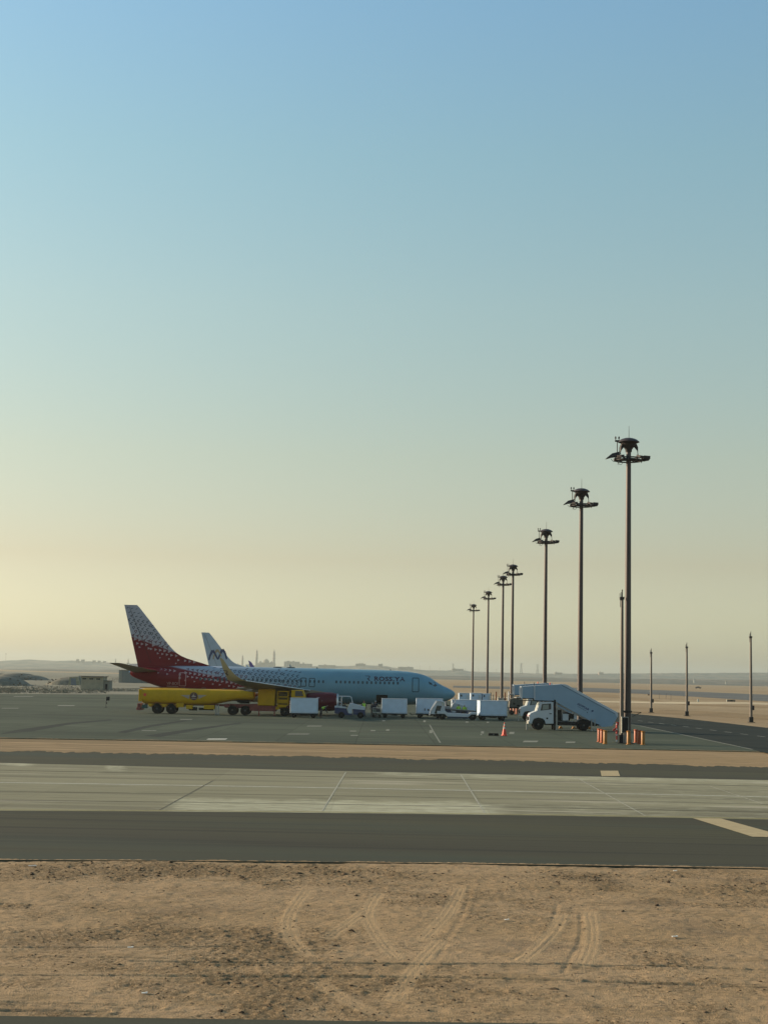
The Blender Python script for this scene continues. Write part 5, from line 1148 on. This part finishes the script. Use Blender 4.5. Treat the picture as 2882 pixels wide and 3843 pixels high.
def person(name_lb, loc, rz, lean=0.0, armL=(.15, -.1), armR=(.15, .1), legs=((0.06, 0), (-.06, 0)), top=None, trousers=None, H=1.76, vest=True, cap=None, hip_drop=0.0):
    """front of the body looks along -y of the thing; arm = (forward swing, outward) in radians, legs = (forward swing, knee bend)"""
    t = empty('person', loc, name_lb, 'person', 'ground crew', rz); k = H/1.76
    V = []; E = []; Rr = []
    def add(p, r, frm=None):
        V.append(Vector(p)*k); Rr.append(r*k if not isinstance(r, tuple) else (r[0]*k, r[1]*k)); i = len(V)-1
        if frm is not None: E.append((frm, i))
        return i
    hz_ = .94-hip_drop; f = lambda d: Vector((0, -math.sin(lean)*d, math.cos(lean)*d))
    hip = Vector((0, .10*math.sin(lean), hz_)); pel = add(hip, .125); wai = add(hip+f(.20), .115, pel); che = add(hip+f(.40), .135, wai); nb = add(hip+f(.52), .075, che); nk = add(hip+f(.58), .055, nb)
    h0 = hip+f(.58); hd = Vector((0, -math.sin(lean*.8)*1, math.cos(lean*.8))); a = add(h0+hd*.06, .066, nk); b_ = add(h0+hd*.14, .092, a); c = add(h0+hd*.21, .085, b_); add(h0+hd*.255, .045, c); add(h0+hd*.13+Vector((0, -.105, 0)), .016, b_)
    sh = []; hands = []
    for s_, (fw, out) in ((-1, armL), (1, armR)):
        S = hip+f(.49)+Vector((s_*.175, 0, 0)); si = add(S, .062, nb)
        d1 = Vector((s_*math.sin(abs(out)+.08), -math.sin(fw), -math.cos(fw))).normalized(); El = S+d1*.29; ei = add(El, .044, si)
        d2 = Vector((s_*.03, -math.sin(fw+.35), -math.cos(fw+.35))).normalized(); Wr = El+d2*.25; wi = add(Wr, .030, ei); pm = add(Wr+d2*.06, (.022, .034), wi)
        pe = add(Wr+d2*.10, (.014, .034), pm)
        for j, (off, ln) in enumerate(((-.028, .065), (-.010, .075), (.010, .07), (.028, .055))):
            q = add(Wr+d2*.12+Vector((0, off, 0)), .0095, pe); add(Wr+d2*(.12+ln*.6)+Vector((-s_*.008, off, 0)), .0085, q); 
        q = add(Wr+d2*.05+Vector((-s_*.01, -.045, 0)), .011, pm); add(Wr+d2*.09+Vector((-s_*.015, -.06, 0)), .009, q)
        sh.append((S, El, Wr))
    lg = []
    for s_, (fw, kb) in zip((-1, 1), legs):
        J = hip+Vector((s_*.09, 0, -.04)); ji = add(J, .09, pel); d1 = Vector((s_*.03, -math.sin(fw), -math.cos(fw))).normalized(); L1 = (.43-hip_drop*.4); Kn = J+d1*L1; ki = add(Kn, .062, ji)
        An = Vector((Kn.x+s_*.01, Kn.y+math.sin(kb)*.4, .09)); ai = add(An, .042, ki); add(An+Vector((0, .03, -.045)), .04, ai); t_ = add(An+Vector((0, -.10, -.055)), .036, ai); add(An+Vector((0, -.17, -.06)), .026, t_); lg.append((J, Kn, An))
    skinmesh('body', V, E, Rr, M_skin, t)
    def chain(name, pts, rad, m_, edges=None):
        return skinmesh(name, [Vector(p)*k for p in pts], edges or [(i, i+1) for i in range(len(pts)-1)], [r*k if not isinstance(r, tuple) else (r[0]*k, r[1]*k) for r in rad], m_, t)
    tm = top or M_navy
    pts = [hip+f(-.02), hip+f(.2), hip+f(.42), hip+f(.51)]; ed = [(0, 1), (1, 2), (2, 3)]; rd = [.15, .145, .165, .09]
    for S, El, Wr in sh:
        i = len(pts); pts += [S, El, El.lerp(Wr, .85)]; ed += [(3, i), (i, i+1), (i+1, i+2)]; rd += [.078, .058, .045]
    chain('jacket', pts, rd, tm, ed)
    if vest:
        M_v = M_vest; chain('vest', [hip+f(.02), hip+f(.2), hip+f(.40), hip+f(.50)]+[s_[0]*1.0+f(.0) for s_ in sh], [.165, .162, .182, .10, .09, .09], M_v, [(0, 1), (1, 2), (2, 3), (3, 4), (3, 5)])
    pts = [hip]; ed = []; rd = [.14]
    for J, Kn, An in lg:
        i = len(pts); pts += [J, Kn, An+Vector((0, 0, .02))]; ed += [(0, i), (i, i+1), (i+1, i+2)]; rd += [.105, .078, .062]
    chain('trousers', pts, rd, trousers or M_trou, ed)
    for J, Kn, An in lg: chain('shoe', [An+Vector((0, .05, -.045)), An+Vector((0, -.06, -.045)), An+Vector((0, -.18, -.055))], [.045, .045, .032], M_seat)
    chain('cap' if cap else 'hair', [h0+hd*.16+Vector((0, .02, 0)), h0+hd*.24+Vector((0, .012, 0))]+([h0+hd*.21+Vector((0, -.13, 0))] if cap else []), [.098, .088]+([.03] if cap else []), cap or M_hair, [(0, 1)]+([(1, 2)] if cap else []))
    return t
person('worker in a bright green vest standing with his back to us beside the blue tractor', G(1365, 2691), R(180), armL=(.1, .25), armR=(.1, .25), H=1.80)
person('worker in a green vest bending forward beside the first baggage cart', G(1208, 2693), R(90), lean=1.15, armL=(.25, .05), armR=(.1, .05), legs=((.12, .1), (-.15, .1)))
person('dark clothed worker in a white cap at the cargo hatch', G(1408, 2691)+Vector((0, .8, 0)), R(150), vest=False, cap=M_shirt, armL=(.7, .1), armR=(.5, .1), H=1.78)
person('shorter dark clothed worker with a white headscarf left of the cargo hatch', G(1400, 2691)+Vector((-.1, 1.2, 0)), R(200), vest=False, cap=M_shirt, armL=(.3, .1), armR=(.2, .1), H=1.56)
person('bare headed worker in a yellow vest behind the low conveyor truck', G(1722, 2698)+Vector((0, 1.3, 0)), R(180), top=M_vest, armL=(.3, .3), armR=(.2, .3), H=1.62)
person('white capped worker in a yellow vest behind the low conveyor truck', G(1744, 2698)+Vector((0, 1.3, 0)), R(150), top=M_vest, armL=(.5, .2), armR=(.1, .3), H=1.56, cap=M_shirt)
p = Vector(tug.location)
person('driver in dark clothes sitting in the open cab of the blue tractor', (p.x+.25, p.y+.25, .32), R(90), lean=.12, armL=(1.1, .05), armR=(1.1, .05), legs=((1.35, -.1), (1.35, -.1)), vest=False, top=M_navy, hip_drop=.30, H=1.62)
# ------------------------------------------------------------------ hills, city, airfield clutter far off
def hill(name, prof, D, w0, w1, col_mat, seed, x0=-900, x1=3800, n=240, zoff=0.0):
    rs = np.random.RandomState(seed); px = np.linspace(x0, x1, n); py = np.interp(px, [p[0] for p in prof], [p[1] for p in prof])
    rows = [-1, -.75, -.5, -.3, -.15, -.05, 0, .1, .5, 1]; b = MB(); nz1 = rs.rand(60, 40)
    for r in rows:
        for i in range(n):
            top = W(px[i], py[i], D); Y = D+(w0*r if r < 0 else w1*r); u = i/n*58; j = int(u); fu = u-j; k = rows.index(r)*3
            nn = nz1[j, k]*(1-fu)+nz1[j+1, k]*fu
            if r < 0: hgt = (1+r)**1.6; hgt = hgt*(1-.25*nn*(abs(r) > .01)*(1-abs(r)))
            else: hgt = 1-r
            X = top.x*(Y/D); b.v.append((X, Y, ZS-.5+(top.z+.5-ZS)*max(hgt, 0)))
    for r in range(len(rows)-1):
        for i in range(n-1): b.f.append((r*n+i, r*n+i+1, (r+1)*n+i+1, (r+1)*n+i))
    return tag(b.build(name, col_mat, smooth=60), kind='structure')
M_hill = ground_mat('hill_rock', [(0, 0, 0, 0, 0, (.085, .095, .08)), (.004, (1, 1, 1), 8, .4, .6, (.065, .075, .065)), (.02, (1, .4, 1), 8, .45, .65, (.20, .17, .13))], .95, .3, .5, 1)
M_hill2 = ground_mat('scrub_ridge', [(0, 0, 0, 0, 0, (.10, .10, .085)), (.01, (1, .3, 1), 8, .45, .6, (.16, .14, .11)), (.05, (1, .3, 1), 8, .5, .65, (.07, .075, .06))], .95, .3, .5, 1)
HD = 6000.0
P1 = [(-900, 2492), (-300, 2486), (0, 2481), (60, 2478), (115, 2475), (160, 2478), (230, 2480), (262, 2479), (300, 2480), (350, 2483), (420, 2487), (500, 2491), (600, 2495), (800, 2499), (900, 2502), (1000, 2501), (1060, 2501), (1150, 2500), (1200, 2499), (1300, 2500), (1351, 2496), (1400, 2497), (1451, 2500), (1481, 2506), (1523, 2509), (1552, 2511), (1600, 2516), (1683, 2517), (1698, 2512), (1734, 2512), (1752, 2519), (1800, 2521), (1900, 2525), (2050, 2528), (2300, 2528), (2400, 2527), (2600, 2526), (2750, 2525), (2882, 2524), (3300, 2519), (3800, 2515)]
rs = np.random.RandomState(5); P1d = []
for x_ in range(-900, 3801, 14): P1d.append((x_, float(np.interp(x_, [p[0] for p in P1], [p[1] for p in P1]))+rs.uniform(-.9, .9)))
hill('far_hills', P1d, HD, 1800, 900, M_hill, 1, n=330)
P2 = [(-900, 2520), (0, 2512), (200, 2510), (340, 2514), (480, 2511), (800, 2530), (1300, 2536), (1700, 2537), (2100, 2545), (2300, 2549), (2420, 2547), (2600, 2549), (2700, 2551), (2882, 2552), (3300, 2556), (3800, 2560)]
P2d = [(x_, float(np.interp(x_, [p[0] for p in P2], [p[1] for p in P2]))+rs.uniform(-.8, .8)) for x_ in range(-900, 3801, 20)]
hill('low_hills', P2d, 3200, 900, 500, M_hill2, 2, n=230)
M_city = mat('city_wall', (.28, .22, .16), .9, var=.3, scale=.05)
M_city2 = mat('city_concrete', (.24, .20, .15), .9, var=.3, scale=.05)
def cb(px0, px1, ptop, pbot, label, D=HD-60, parts=2, name='city_building'):
    """far building block spanning px0..px1, with stepped roof volumes"""
    w0 = W(px0, pbot, D); w1 = W(px1, pbot, D); zt_ = W(px0, ptop, D).z-(W(px1, ptop, D).z-W(px0, ptop, D).z)*0; cx_ = (w0.x+w1.x)/2; zb_ = min(w0.z, w1.z)-8; hw = (w1.x-w0.x)/2
    zt_ = W((px0+px1)/2, ptop, D).z
    t = empty(name, (cx_, D, zb_), label, 'building', 'city buildings on the far ridge'); H_ = zt_-zb_
    b = MB(); b.bx(-hw, hw, -12, 12, 0, H_-1.5); b.build('wall', M_city, t); b = MB(); b.bx(-hw-.4, hw+.4, -12.4, 12.4, H_-1.5, H_); b.build('parapet', M_city2, t)
    rr = random.Random(int(px0)); b = MB()
    for k in range(parts):
        q = rr.uniform(-.7, .5)*hw; w = hw*rr.uniform(.15, .35); b.bx(q, q+w, -6, 6, H_, H_+rr.uniform(1.5, 4.5))
    b.build('roof_volume', M_city2, t)
    nfl = max(1, int((H_-8)/5)); wb = MB(); nwin = max(2, int(hw*2/9))
    for f_ in range(nfl):
        for k in range(nwin): xx = -hw+(k+.5)*2*hw/nwin; wb.bx(xx-1.2, xx+1.2, -12.15, -12.02, 9+f_*5, 11.5+f_*5) if 11.5+f_*5 < H_-2 else None
    if wb.v: tag(wb.build('windows', M_dark, t), kind='stuff')
    return t
names = iter(['flat roofed building just right of the mosque, broadest and tallest on the ridge', 'long low building right of the tallest one on the ridge', 'low building at the left foot of the mosque', 'small block between the slender tower and the white tail', 'low building on the ridge above the overwing exits',
              'small stepped house cluster on the ridge above the lettering', 'small block right of the lettering on the ridge', 'broad flat block above the cockpit on the ridge', 'broad flat topped block on the ridge left of the masts', 'low block on the ridge between the third and fourth masts', 'low block right of the second mast on the ridge'])
for q in ((1067, 1125, 2483, 2500), (1125, 1172, 2491, 2501), (922, 962, 2496, 2504), (885, 903, 2494, 2503), (1195, 1260, 2496, 2503), (1335, 1372, 2491, 2500), (1420, 1436, 2492, 2500), (1493, 1551, 2503, 2512), (1696, 1738, 2510, 2517), (2080, 2108, 2524, 2530), (2245, 2262, 2523, 2530)):
    cb(*q, next(names), parts=3 if q[0] in (1067, 1335) else 1)
for i, (px, w) in enumerate(((293, 7), (313, 9), (355, 8), (374, 8), (394, 8))): cb(px-w/2, px+w/2, 2473.5+(px-290)*.07, 2482+(px-290)*.05, ['small cube house on the left ridge, leftmost of five', 'small cube house on the left ridge, second of five', 'small cube house on the left ridge, middle of five', 'small cube house on the left ridge, fourth of five', 'small cube house on the left ridge, rightmost of five'][i], parts=0)
def minaret(t, x, y, H_, r, tag_name='minaret'):
    o = MB(); o.lathe([(r, 0), (r, H_*.42), (r*1.0, H_*.5)], c=(x, y, 0), n=10); o.lathe([(r*1.25, H_*.48), (r*1.3, H_*.52), (r*.95, H_*.53), (r*.9, H_*.68), (r*1.15, H_*.70), (r*1.15, H_*.73), (r*.75, H_*.74), (r*.7, H_*.82), (r*.85, H_*.84), (r*.3, H_*.92), (r*.12, H_*.94), (r*.1, H_)], c=(x, y, 0), n=10)
    return o.build(tag_name, M_city, t, smooth=30)
D_ = HD-80; c0_ = W(999, 2500, D_); t = empty('mosque', (c0_.x, D_, c0_.z-6), 'hazy mosque with two tall minarets and domes on the far ridge', 'mosque'); s_ = D_/FPX; b0 = c0_.z-6
b = MB(); b.bx(-30*s_, 34*s_, -20, 20, 0, 11*s_+6); b.bx(-18*s_, 20*s_, -24, 24, 11*s_+6, 13*s_+6); b.build('prayer_hall', M_city, t)
def dome(x, r, zb__): b = MB(); b.lathe([(r, zb__), (r*1.02, zb__+r*.35), (r*.9, zb__+r*.75), (r*.55, zb__+r*1.05), (r*.1, zb__+r*1.25), (r*.04, zb__+r*1.6)], c=(x, 0, 0), n=18); b.build('dome', M_city2, t, smooth=50)
dome(0, 11.5*s_, 12*s_+6); dome(-22*s_, 6*s_, 11*s_+6); dome(21*s_, 6*s_, 11*s_+6)
minaret(t, -34.5*s_, -15, 64*s_+6, 4.3*s_); minaret(t, 30*s_, -15, 64*s_+6, 4.6*s_)
for px, pt, pb, r, lb in ((910, 2457, 2502, 3.6, 'hazy slender minaret standing alone left of the mosque'), (482, 2471, 2492, 2.2, 'tiny hazy minaret on the ridge left of the red tail')):
    c_ = W(px, pb, D_); t = empty('minaret', (c_.x, D_, c_.z-4), lb, 'minaret'); minaret(t, 0, 0, (pb-pt)*s_+4, r*s_, 'shaft'); b = MB(); b.bx(-r*s_*1.8, r*s_*1.8, -8, 8, 0, 8*s_*.6+4); b.build('base', M_city, t)
# lattice pylons, thin and pale
def pylon(px, pt, pb, label, D=5600.0):
    c_ = W(px, pb, D); H_ = (W(px, pt, D).z-c_.z)+4; t = empty('power_pylon', (c_.x, D, c_.z-4), label, 'pylon', 'power pylons on the horizon'); b = MB(); w = H_*.11
    for sx in (-1, 1):
        for sy in (-1, 1): b.cyl((sx*w, sy*w, 0), (sx*w*.15, sy*w*.15, H_), .45, .3, 4)
    for k in range(7):
        z0 = H_*k/7; z1 = H_*(k+1)/7; a0 = w*(1-.85*k/7); a1 = w*(1-.85*(k+1)/7)
        for sy in (-1, 1): b.cyl((-a0, sy*a0, z0), (a1, sy*a1, z1), .25, .25, 4).cyl((a0, sy*a0, z0), (-a1, sy*a1, z1), .25, .25, 4)
    b.build('lattice_tower', M_pole, t); b = MB()
    for z_ in (.72, .84, .95): b.cyl((-w*1.5, 0, H_*z_), (w*1.5, 0, H_*z_), .4, .4, 4)
    b.build('crossarm', M_pole, t)
for q in ((435, 2472, 2488, 'pale lattice pylon on the ridge left of the red tail'), (1955, 2488, 2526, 'pale lattice pylon on the horizon right of the fourth mast'), (2016, 2492, 2526, 'pale lattice pylon on the horizon left of the third mast'), (1700, 2490, 2514, 'pale lattice pylon on the horizon right of the cockpit')): pylon(*q)
p = W(23, 2481, 5600); t = empty('radio_mast', (p.x, 5600, p.z-3), 'thin radio mast on the ridge at far left', 'radio mast'); b = MB(); b.cyl((0, 0, 0), (0, 0, 30), .6, .5, 5); b.build('shaft', M_pole, t); b = MB(); b.lathe([(1.6, 27), (1.8, 30), (.4, 31)], n=8); b.build('antenna', M_pole, t)
rs = np.random.RandomState(9)
UL = ['far thin horizon pole nearest to the right of the cockpit', 'second far thin horizon pole right of the cockpit', 'third far thin horizon pole right of the cockpit', 'fourth far thin horizon pole right of the cockpit', 'far thin horizon pole just left of the seventh mast', 'far thin horizon pole just right of the seventh mast', 'far thin horizon pole left of the sixth mast', 'far thin horizon pole between the sixth and fifth masts']
for i, px in enumerate((1540, 1575, 1612, 1650, 1745, 1795, 1820, 1862)):
    c_ = W(px, 2517+(px-1540)*.03, 5300); t = empty('utility_pole', (c_.x, 5300, c_.z-4), UL[i], 'utility pole', 'thin poles on the horizon'); h_ = 20+rs.uniform(-4, 8)
    b = MB(); b.cyl((0, 0, 0), (0, 0, h_), .35, .25, 5); b.build('pole', M_pole, t); b = MB(); b.cyl((-2, 0, h_-1.5), (2, 0, h_-1.5), .25, .25, 4); b.build('crossarm', M_pole, t)
# left side: earth mounds, buildings, scrub
M_mound = ground_mat('mound_earth', [(0, 0, 0, 0, 0, (.15, .145, .115)), (.1, (1, 1, 1), 8, .4, .6, (.11, .11, .09)), (.6, (1, 1, 1), 8, .5, .7, (.19, .17, .13))], .95, .4, 1.5, .2)
def mound(pts, Y, depth, label):
    """earth bank whose outline is seen side on"""
    P_ = [W(px, py, Y) for px, py in pts]; cx_ = sum(p.x for p in P_)/len(P_); t = empty('earth_mound', (cx_, Y, ZS), label, 'earth mound', 'earth mounds at the left'); b = MB(); rings = []
    for p in P_:
        hgt = max(p.z-ZS, .05); rg = []
        for k in range(9):
            a = math.pi*k/8; rg.append((p.x-cx_+random.uniform(-.15, .15), -math.cos(a)*depth*(.4+.6*min(1, hgt/2)), max(0, math.sin(a)**.8*hgt*(1+random.uniform(-.03, .03) if k != 4 else 1))-(.3 if k in (0, 8) else 0)))
        rings.append(rg)
    b.loft(rings, True, False); b.build('bank', M_mound, t, smooth=60)
    b = MB()
    for k in range(40):
        q = random.randrange(1, len(P_)-1); hgt = P_[q].z-ZS; a = random.uniform(.2, 1.2); b.box(P_[q].x-cx_+random.uniform(-2, 2), -math.cos(a)*depth*.9, math.sin(a)**.8*hgt*.95, .4, .4, .25)
    b.build('rubble', M_peb, t); return t
mound([(-140, 2562), (-60, 2545), (0, 2538), (28, 2537.5), (45, 2542), (65, 2549), (85, 2560), (100, 2569), (125, 2578), (160, 2586)], 420, 14, 'dark rounded earth mound at the left edge of the picture')
mound([(20, 2540), (35, 2527), (60, 2526), (95, 2527), (104, 2533), (128, 2534), (150, 2541), (170, 2550), (190, 2560)], 620, 22, 'paler flat topped earth mound behind the dark one at far left')
mound([(-160, 2532), (-40, 2524), (5, 2527), (20, 2532), (36, 2540)], 720, 22, 'farthest earth mound, cut by the left edge of the picture')
mound([(180, 2572), (215, 2556), (240, 2543), (262, 2539), (290, 2538), (305, 2540), (330, 2552), (360, 2566)], 470, 14, 'earth mound around the blue shelter door left of the beige building')
w0 = W(262, 2541, 455); t = empty('shelter_front', (W(277, 2568, 455).x, 455, ZS), 'leaning concrete shelter front with a blue grey door in the mound', 'shelter')
hx = (W(290, 2541, 455).x-w0.x)/2; zt2 = w0.z-ZS; b = MB(); b.prism([(-hx-.3, 0), (hx+.9, 0), (hx+.3, zt2), (-hx-.1, zt2)], -.4, .6); b.build('wall', M_conc, t); b = MB(); b.prism([(-hx*.6, 0.05), (hx*.9, 0.05), (hx*.65, zt2*.86), (-hx*.65, zt2*.86)], -.46, -.41); b.build('door', mat('blue_grey_door', (.11, .14, .17), .7), t)
# beige hut
F = Fr(350, 2590); t = empty('hut', F.o, 'flat roofed beige hut with three small high windows, left of the yellow tanker', 'hut'); x = lambda px: F.x(px, 2560); z = lambda py: F.z(350, py)
b = MB(); b.bx(x(305), x(389), 0, 5, -.1, z(2540)); b.build('wall', mat('beige_plaster', (.30, .27, .19), .9, var=.2, scale=1), t)
b = MB(); b.bx(x(298), x(393), -.5, 5.4, z(2540), z(2537)); b.build('roof', mat('roof_slab', (.13, .12, .10), .9), t, bevel=.02)
for px in (318, 344, 370): f = MB(); f.bx(x(px-9), x(px+9), -.06, -.01, z(2551), z(2545)); fo = f.build('window', M_white, t); f = MB(); f.bx(x(px-8), x(px+8), -.08, -.065, z(2550.5), z(2545.5)); f.build('pane', M_dark, fo)
b = MB(); b.bx(x(389)+.02, x(411), .4, 4.2, -.1, z(2554)); b.build('side_annex', mat('annex_plaster', (.20, .19, .15), .9), t); b = MB(); b.bx(x(388.5)+.05, x(413), .1, 4.4, z(2554), z(2553)); b.build('annex_roof', M_dark, t)
b = MB(); b.bx(x(396), x(404), .33, .38, 0, z(2566)); b.build('door', M_dark, t)
# grey hangar behind the tail
F = Fr(480, 2562); t = empty('hangar', F.o, 'blue grey box hangar behind the red airliner tail', 'hangar'); x = lambda px: F.x(px, 2540); z = lambda py: F.z(480, py)
M_hang = mat('blue_grey_cladding', (.10, .125, .125), .8, var=.15, scale=.5, stretch=(4, 1, .3)); b = MB(); b.bx(x(447), x(560), 0, 12, -.1, z(2516)); b.build('wall', M_hang, t)
b = MB(); b.bx(x(446), x(561), -.2, 12.2, z(2516), z(2514.5)); b.build('roof', M_city2, t); b = MB(); b.bx(x(447), x(458), -.06, -.01, 0, z(2516)-.05); b.build('corner_panel', mat('pale_cladding', (.17, .18, .16), .8), t)
b = MB(); b.bx(x(462), x(555), -.08, -.02, 0, z(2522)); b.build('door', M_hang, t)
# scrub
M_leaf = mat('dusty_foliage', (.15, .145, .105), .9, var=.45, scale=2)
def leafball(b, cx_, cy_, cz_, rx, ry, rz_, n, s):
    for _ in range(n):
        u = random.gauss(0, .5); v = random.gauss(0, .5); w = random.gauss(0, .5); k = (u*u+v*v+w*w)**.5
        if k > 1: u, v, w = u/k, v/k, w/k
        p = Vector((cx_+u*rx, cy_+v*ry, max(cz_+w*rz_, .02))); d = Vector((random.uniform(-1, 1), random.uniform(-1, 1), random.uniform(-1, 1))).normalized(); e = d.orthogonal().normalized(); q = s*random.uniform(.5, 1.3)
        b.add([p-d*q, p+e*q*.5, p+d*q, p-e*q*.5], [(0, 1, 2, 3)])
b = MB(); random.seed(21)
for _ in range(480):
    px = random.uniform(-150, 400); py = random.uniform(2588, 2603) if random.random() < .75 else random.uniform(2575, 2590); p = G(px, py, ZS); s_ = random.uniform(.15, .55); leafball(b, p.x, p.y, s_*.5+ZS, s_*2.2, s_, s_*.8, 16, .14)
for _ in range(160):
    px = random.uniform(400, 520); py = random.uniform(2585, 2596); p = G(px, py, ZS); leafball(b, p.x, p.y, .1+ZS, .7, .4, .25, 8, .12)
tag(b.build('scrub', M_leaf), 'low dusty scrub along the far edge of the apron at left', 'scrub', kind='stuff')
def bush(px, py, w, h_, label, Y=None):
    p = G(px, py, ZS); t = empty('bush', p, label, 'bush', 'bushes beside the hut'); b = MB()
    for k in range(5): leafball(b, random.uniform(-.5, .5)*w, random.uniform(-.3, .3), h_*random.uniform(.35, .7), w*.35, w*.3, h_*.4, 130, .09)
    b.build('foliage', M_leaf, t); b = MB()
    for k in range(4): b.tube([(0, 0, -.05), (random.uniform(-.3, .3)*w, 0, h_*.4), (random.uniform(-.5, .5)*w, 0, h_*.7)], .03, 5)
    b.build('stem', mat('bush_stem', (.08, .06, .045), .9), t)
bush(342, 2589, 1.0, 1.1, 'dark bush in front of the hut, left one of two'); bush(366, 2590, 1.0, 1.1, 'dark bush in front of the hut, right one of two'); bush(414, 2588, .5, 1.2, 'thin bush at the right corner of the hut annex'); bush(20, 2594, 3.5, .9, 'wide low bush at the left edge below the dark mound'); bush(432, 2562, 6, 2.6, 'big pale bush left of the blue grey hangar')
# black signal stand on the apron at left
F = Fr(399, 2655); t = empty('signal_stand', F.o, 'small black signal head on a thin post, standing alone at left on the apron', 'signal'); x = lambda px: F.x(px, 2630); z = lambda py: F.z(400, py)
b = MB(); b.cyl((0, 0, 0), (0, 0, z(2618)), .03, .03, 8); b.build('post', M_dark, t)
b = MB(); b.prism([(x(400), z(2614)), (x(406), z(2616)), (x(407), z(2626)), (x(402), z(2630)), (x(400), z(2628))], -.16, .16); hd = b.build('head', M_black, t, bevel=.02)
for py in (2618, 2625): b = MB(); b.lathe([(.12, 0), (.13, .22), (.10, .22), (.10, .02)], c=(x(405.5), 0, z(py)), n=12, axis='x'); b.build('lamp_hood', M_black, hd, smooth=40)
b = MB(); b.cyl((-.03, 0, z(2640)), (.12, 0, z(2637)), .07, .07, 8); b.build('counterweight', M_black, t); b = MB(); b.box(0, 0, .02, .3, .3, .04); b.build('foot', M_dark, t)
# right side clutter
def marker(name, px, py, w, h_, mt, lb, cat, dpt=.3, legs=True):
    p = G(px, py, ZS); t = empty(name, p, lb, cat); b = MB(); b.bx(-w/2, w/2, -dpt/2, dpt/2, .12 if legs else 0, h_); b.build('panel', mt, t, bevel=.01); b = MB()
    for x_ in (-w*.4, w*.4): b.cyl((x_, 0, 0), (x_, 0, .14), .03)
    b.build('leg', M_dark, t); return t
marker('marker_board', 2618, 2636, .42, .75, M_white, 'small white marker board on the sand beyond the access road', 'marker')
t = marker('taxiway_sign', 2742, 2635, 2.0, .58, mat('sign_brown', (.13, .10, .07), .7), 'low dark taxiway sign with a pale end, on the sand near the far runway', 'sign'); b = MB(); b.bx(-1.12, -.98, -.17, .17, .1, .6); b.build('end_panel', M_white, t); b = MB(); b.bx(-.25, .35, -.165, -.152, .2, .5); b.build('legend_panel', M_black, t)
marker('taxiway_sign', 2433, 2611, .62, .5, mat('sign_brown', (.13, .08, .05), .7), 'tiny brown sign board left of the shortest light pole', 'sign')
marker('taxiway_sign', 2330, 2600, 1.2, .6, M_dark, 'tiny dark sign board behind the nearest mast pole', 'sign')
for i, (px, py, pt) in enumerate(((2472, 2622, 2604), (2498, 2622, 2604), (2516, 2630, 2606))):
    p = G(px, py, ZS); H_ = W(px, pt, p.y).z-ZS; t = empty('fence_stake', p, ['thin stake on the sand, leftmost of three', 'thin stake on the sand, middle of three', 'thin stake on the sand, rightmost and nearest of three'][i], 'stake', 'stakes on the sand'); b = MB(); b.cyl((0, 0, 0), (0, 0, H_), .05, .04, 6); b.build('post', M_pole, t); b = MB(); b.box(0, 0, H_, .12, .12, .06); b.build('cap', M_dark, t)
def car(px, py, label, col, name='parked_car'):
    p = G(px, py, ZS); t = empty(name, p, label, 'car', 'far vehicles'); b = MB(); b.prism([(-2.2, .3), (-2.2, .8), (-1.6, .95), (-1.0, 1.45), (.7, 1.45), (1.3, .98), (2.2, .85), (2.25, .35)], -.85, .85); b.build('body', mat('car_paint', col, .5), t, bevel=.05)
    b = MB(); b.prism([(-1.35, .98), (-.95, 1.38), (.6, 1.38), (1.1, .98)], -.86, .86); b.build('window', M_glass, t)
    for x_ in (-1.4, 1.4):
        for s_ in (-1, 1): wheel(t, x_, s_*.75, .32, .32, .22, hub=False)
car(2618, 2584, 'tiny dark car driving on the far sand track', (.05, .04, .04))
for px, pt, pb, D3, lb in ((2604, 2549, 2561, 2500, 'tiny white tower below the far ridge, taller of two'), (2723, 2558, 2565, 2500, 'tiny white hut below the far ridge, right of the tower')):
    p = W(px, pb, D3); H_ = W(px, pt, D3).z-p.z; t = empty('white_tower', (p.x, D3, p.z-1), lb, 'tower'); b = MB(); b.bx(-.9, .9, -.9, .9, 0, H_+1); b.build('shaft', M_white, t); b = MB(); b.bx(-1.2, 1.2, -1.2, 1.2, H_+.6, H_+1.2); b.build('cap', M_steel, t)
# ------------------------------------------------------------------ haze
hz = bpy.data.materials.new('haze_air'); hz.use_nodes = True; n = hz.node_tree; n.nodes.remove(n.nodes['Principled BSDF'])
pv = n.nodes.new('ShaderNodeVolumePrincipled'); pv.inputs['Color'].default_value = (.56, .64, .62, 1); pv.inputs['Density'].default_value = HAZE
pv.inputs['Anisotropy'].default_value = .3
n.links.new(pv.outputs[0], n.nodes['Material Output'].inputs['Volume'])
b = MB(); b.bx(-14500, 14500, -300, 13900, -1.2, 118)
o = b.build('haze', hz); tag(o, 'pale haze filling the air over the airfield', 'haze', kind='stuff')
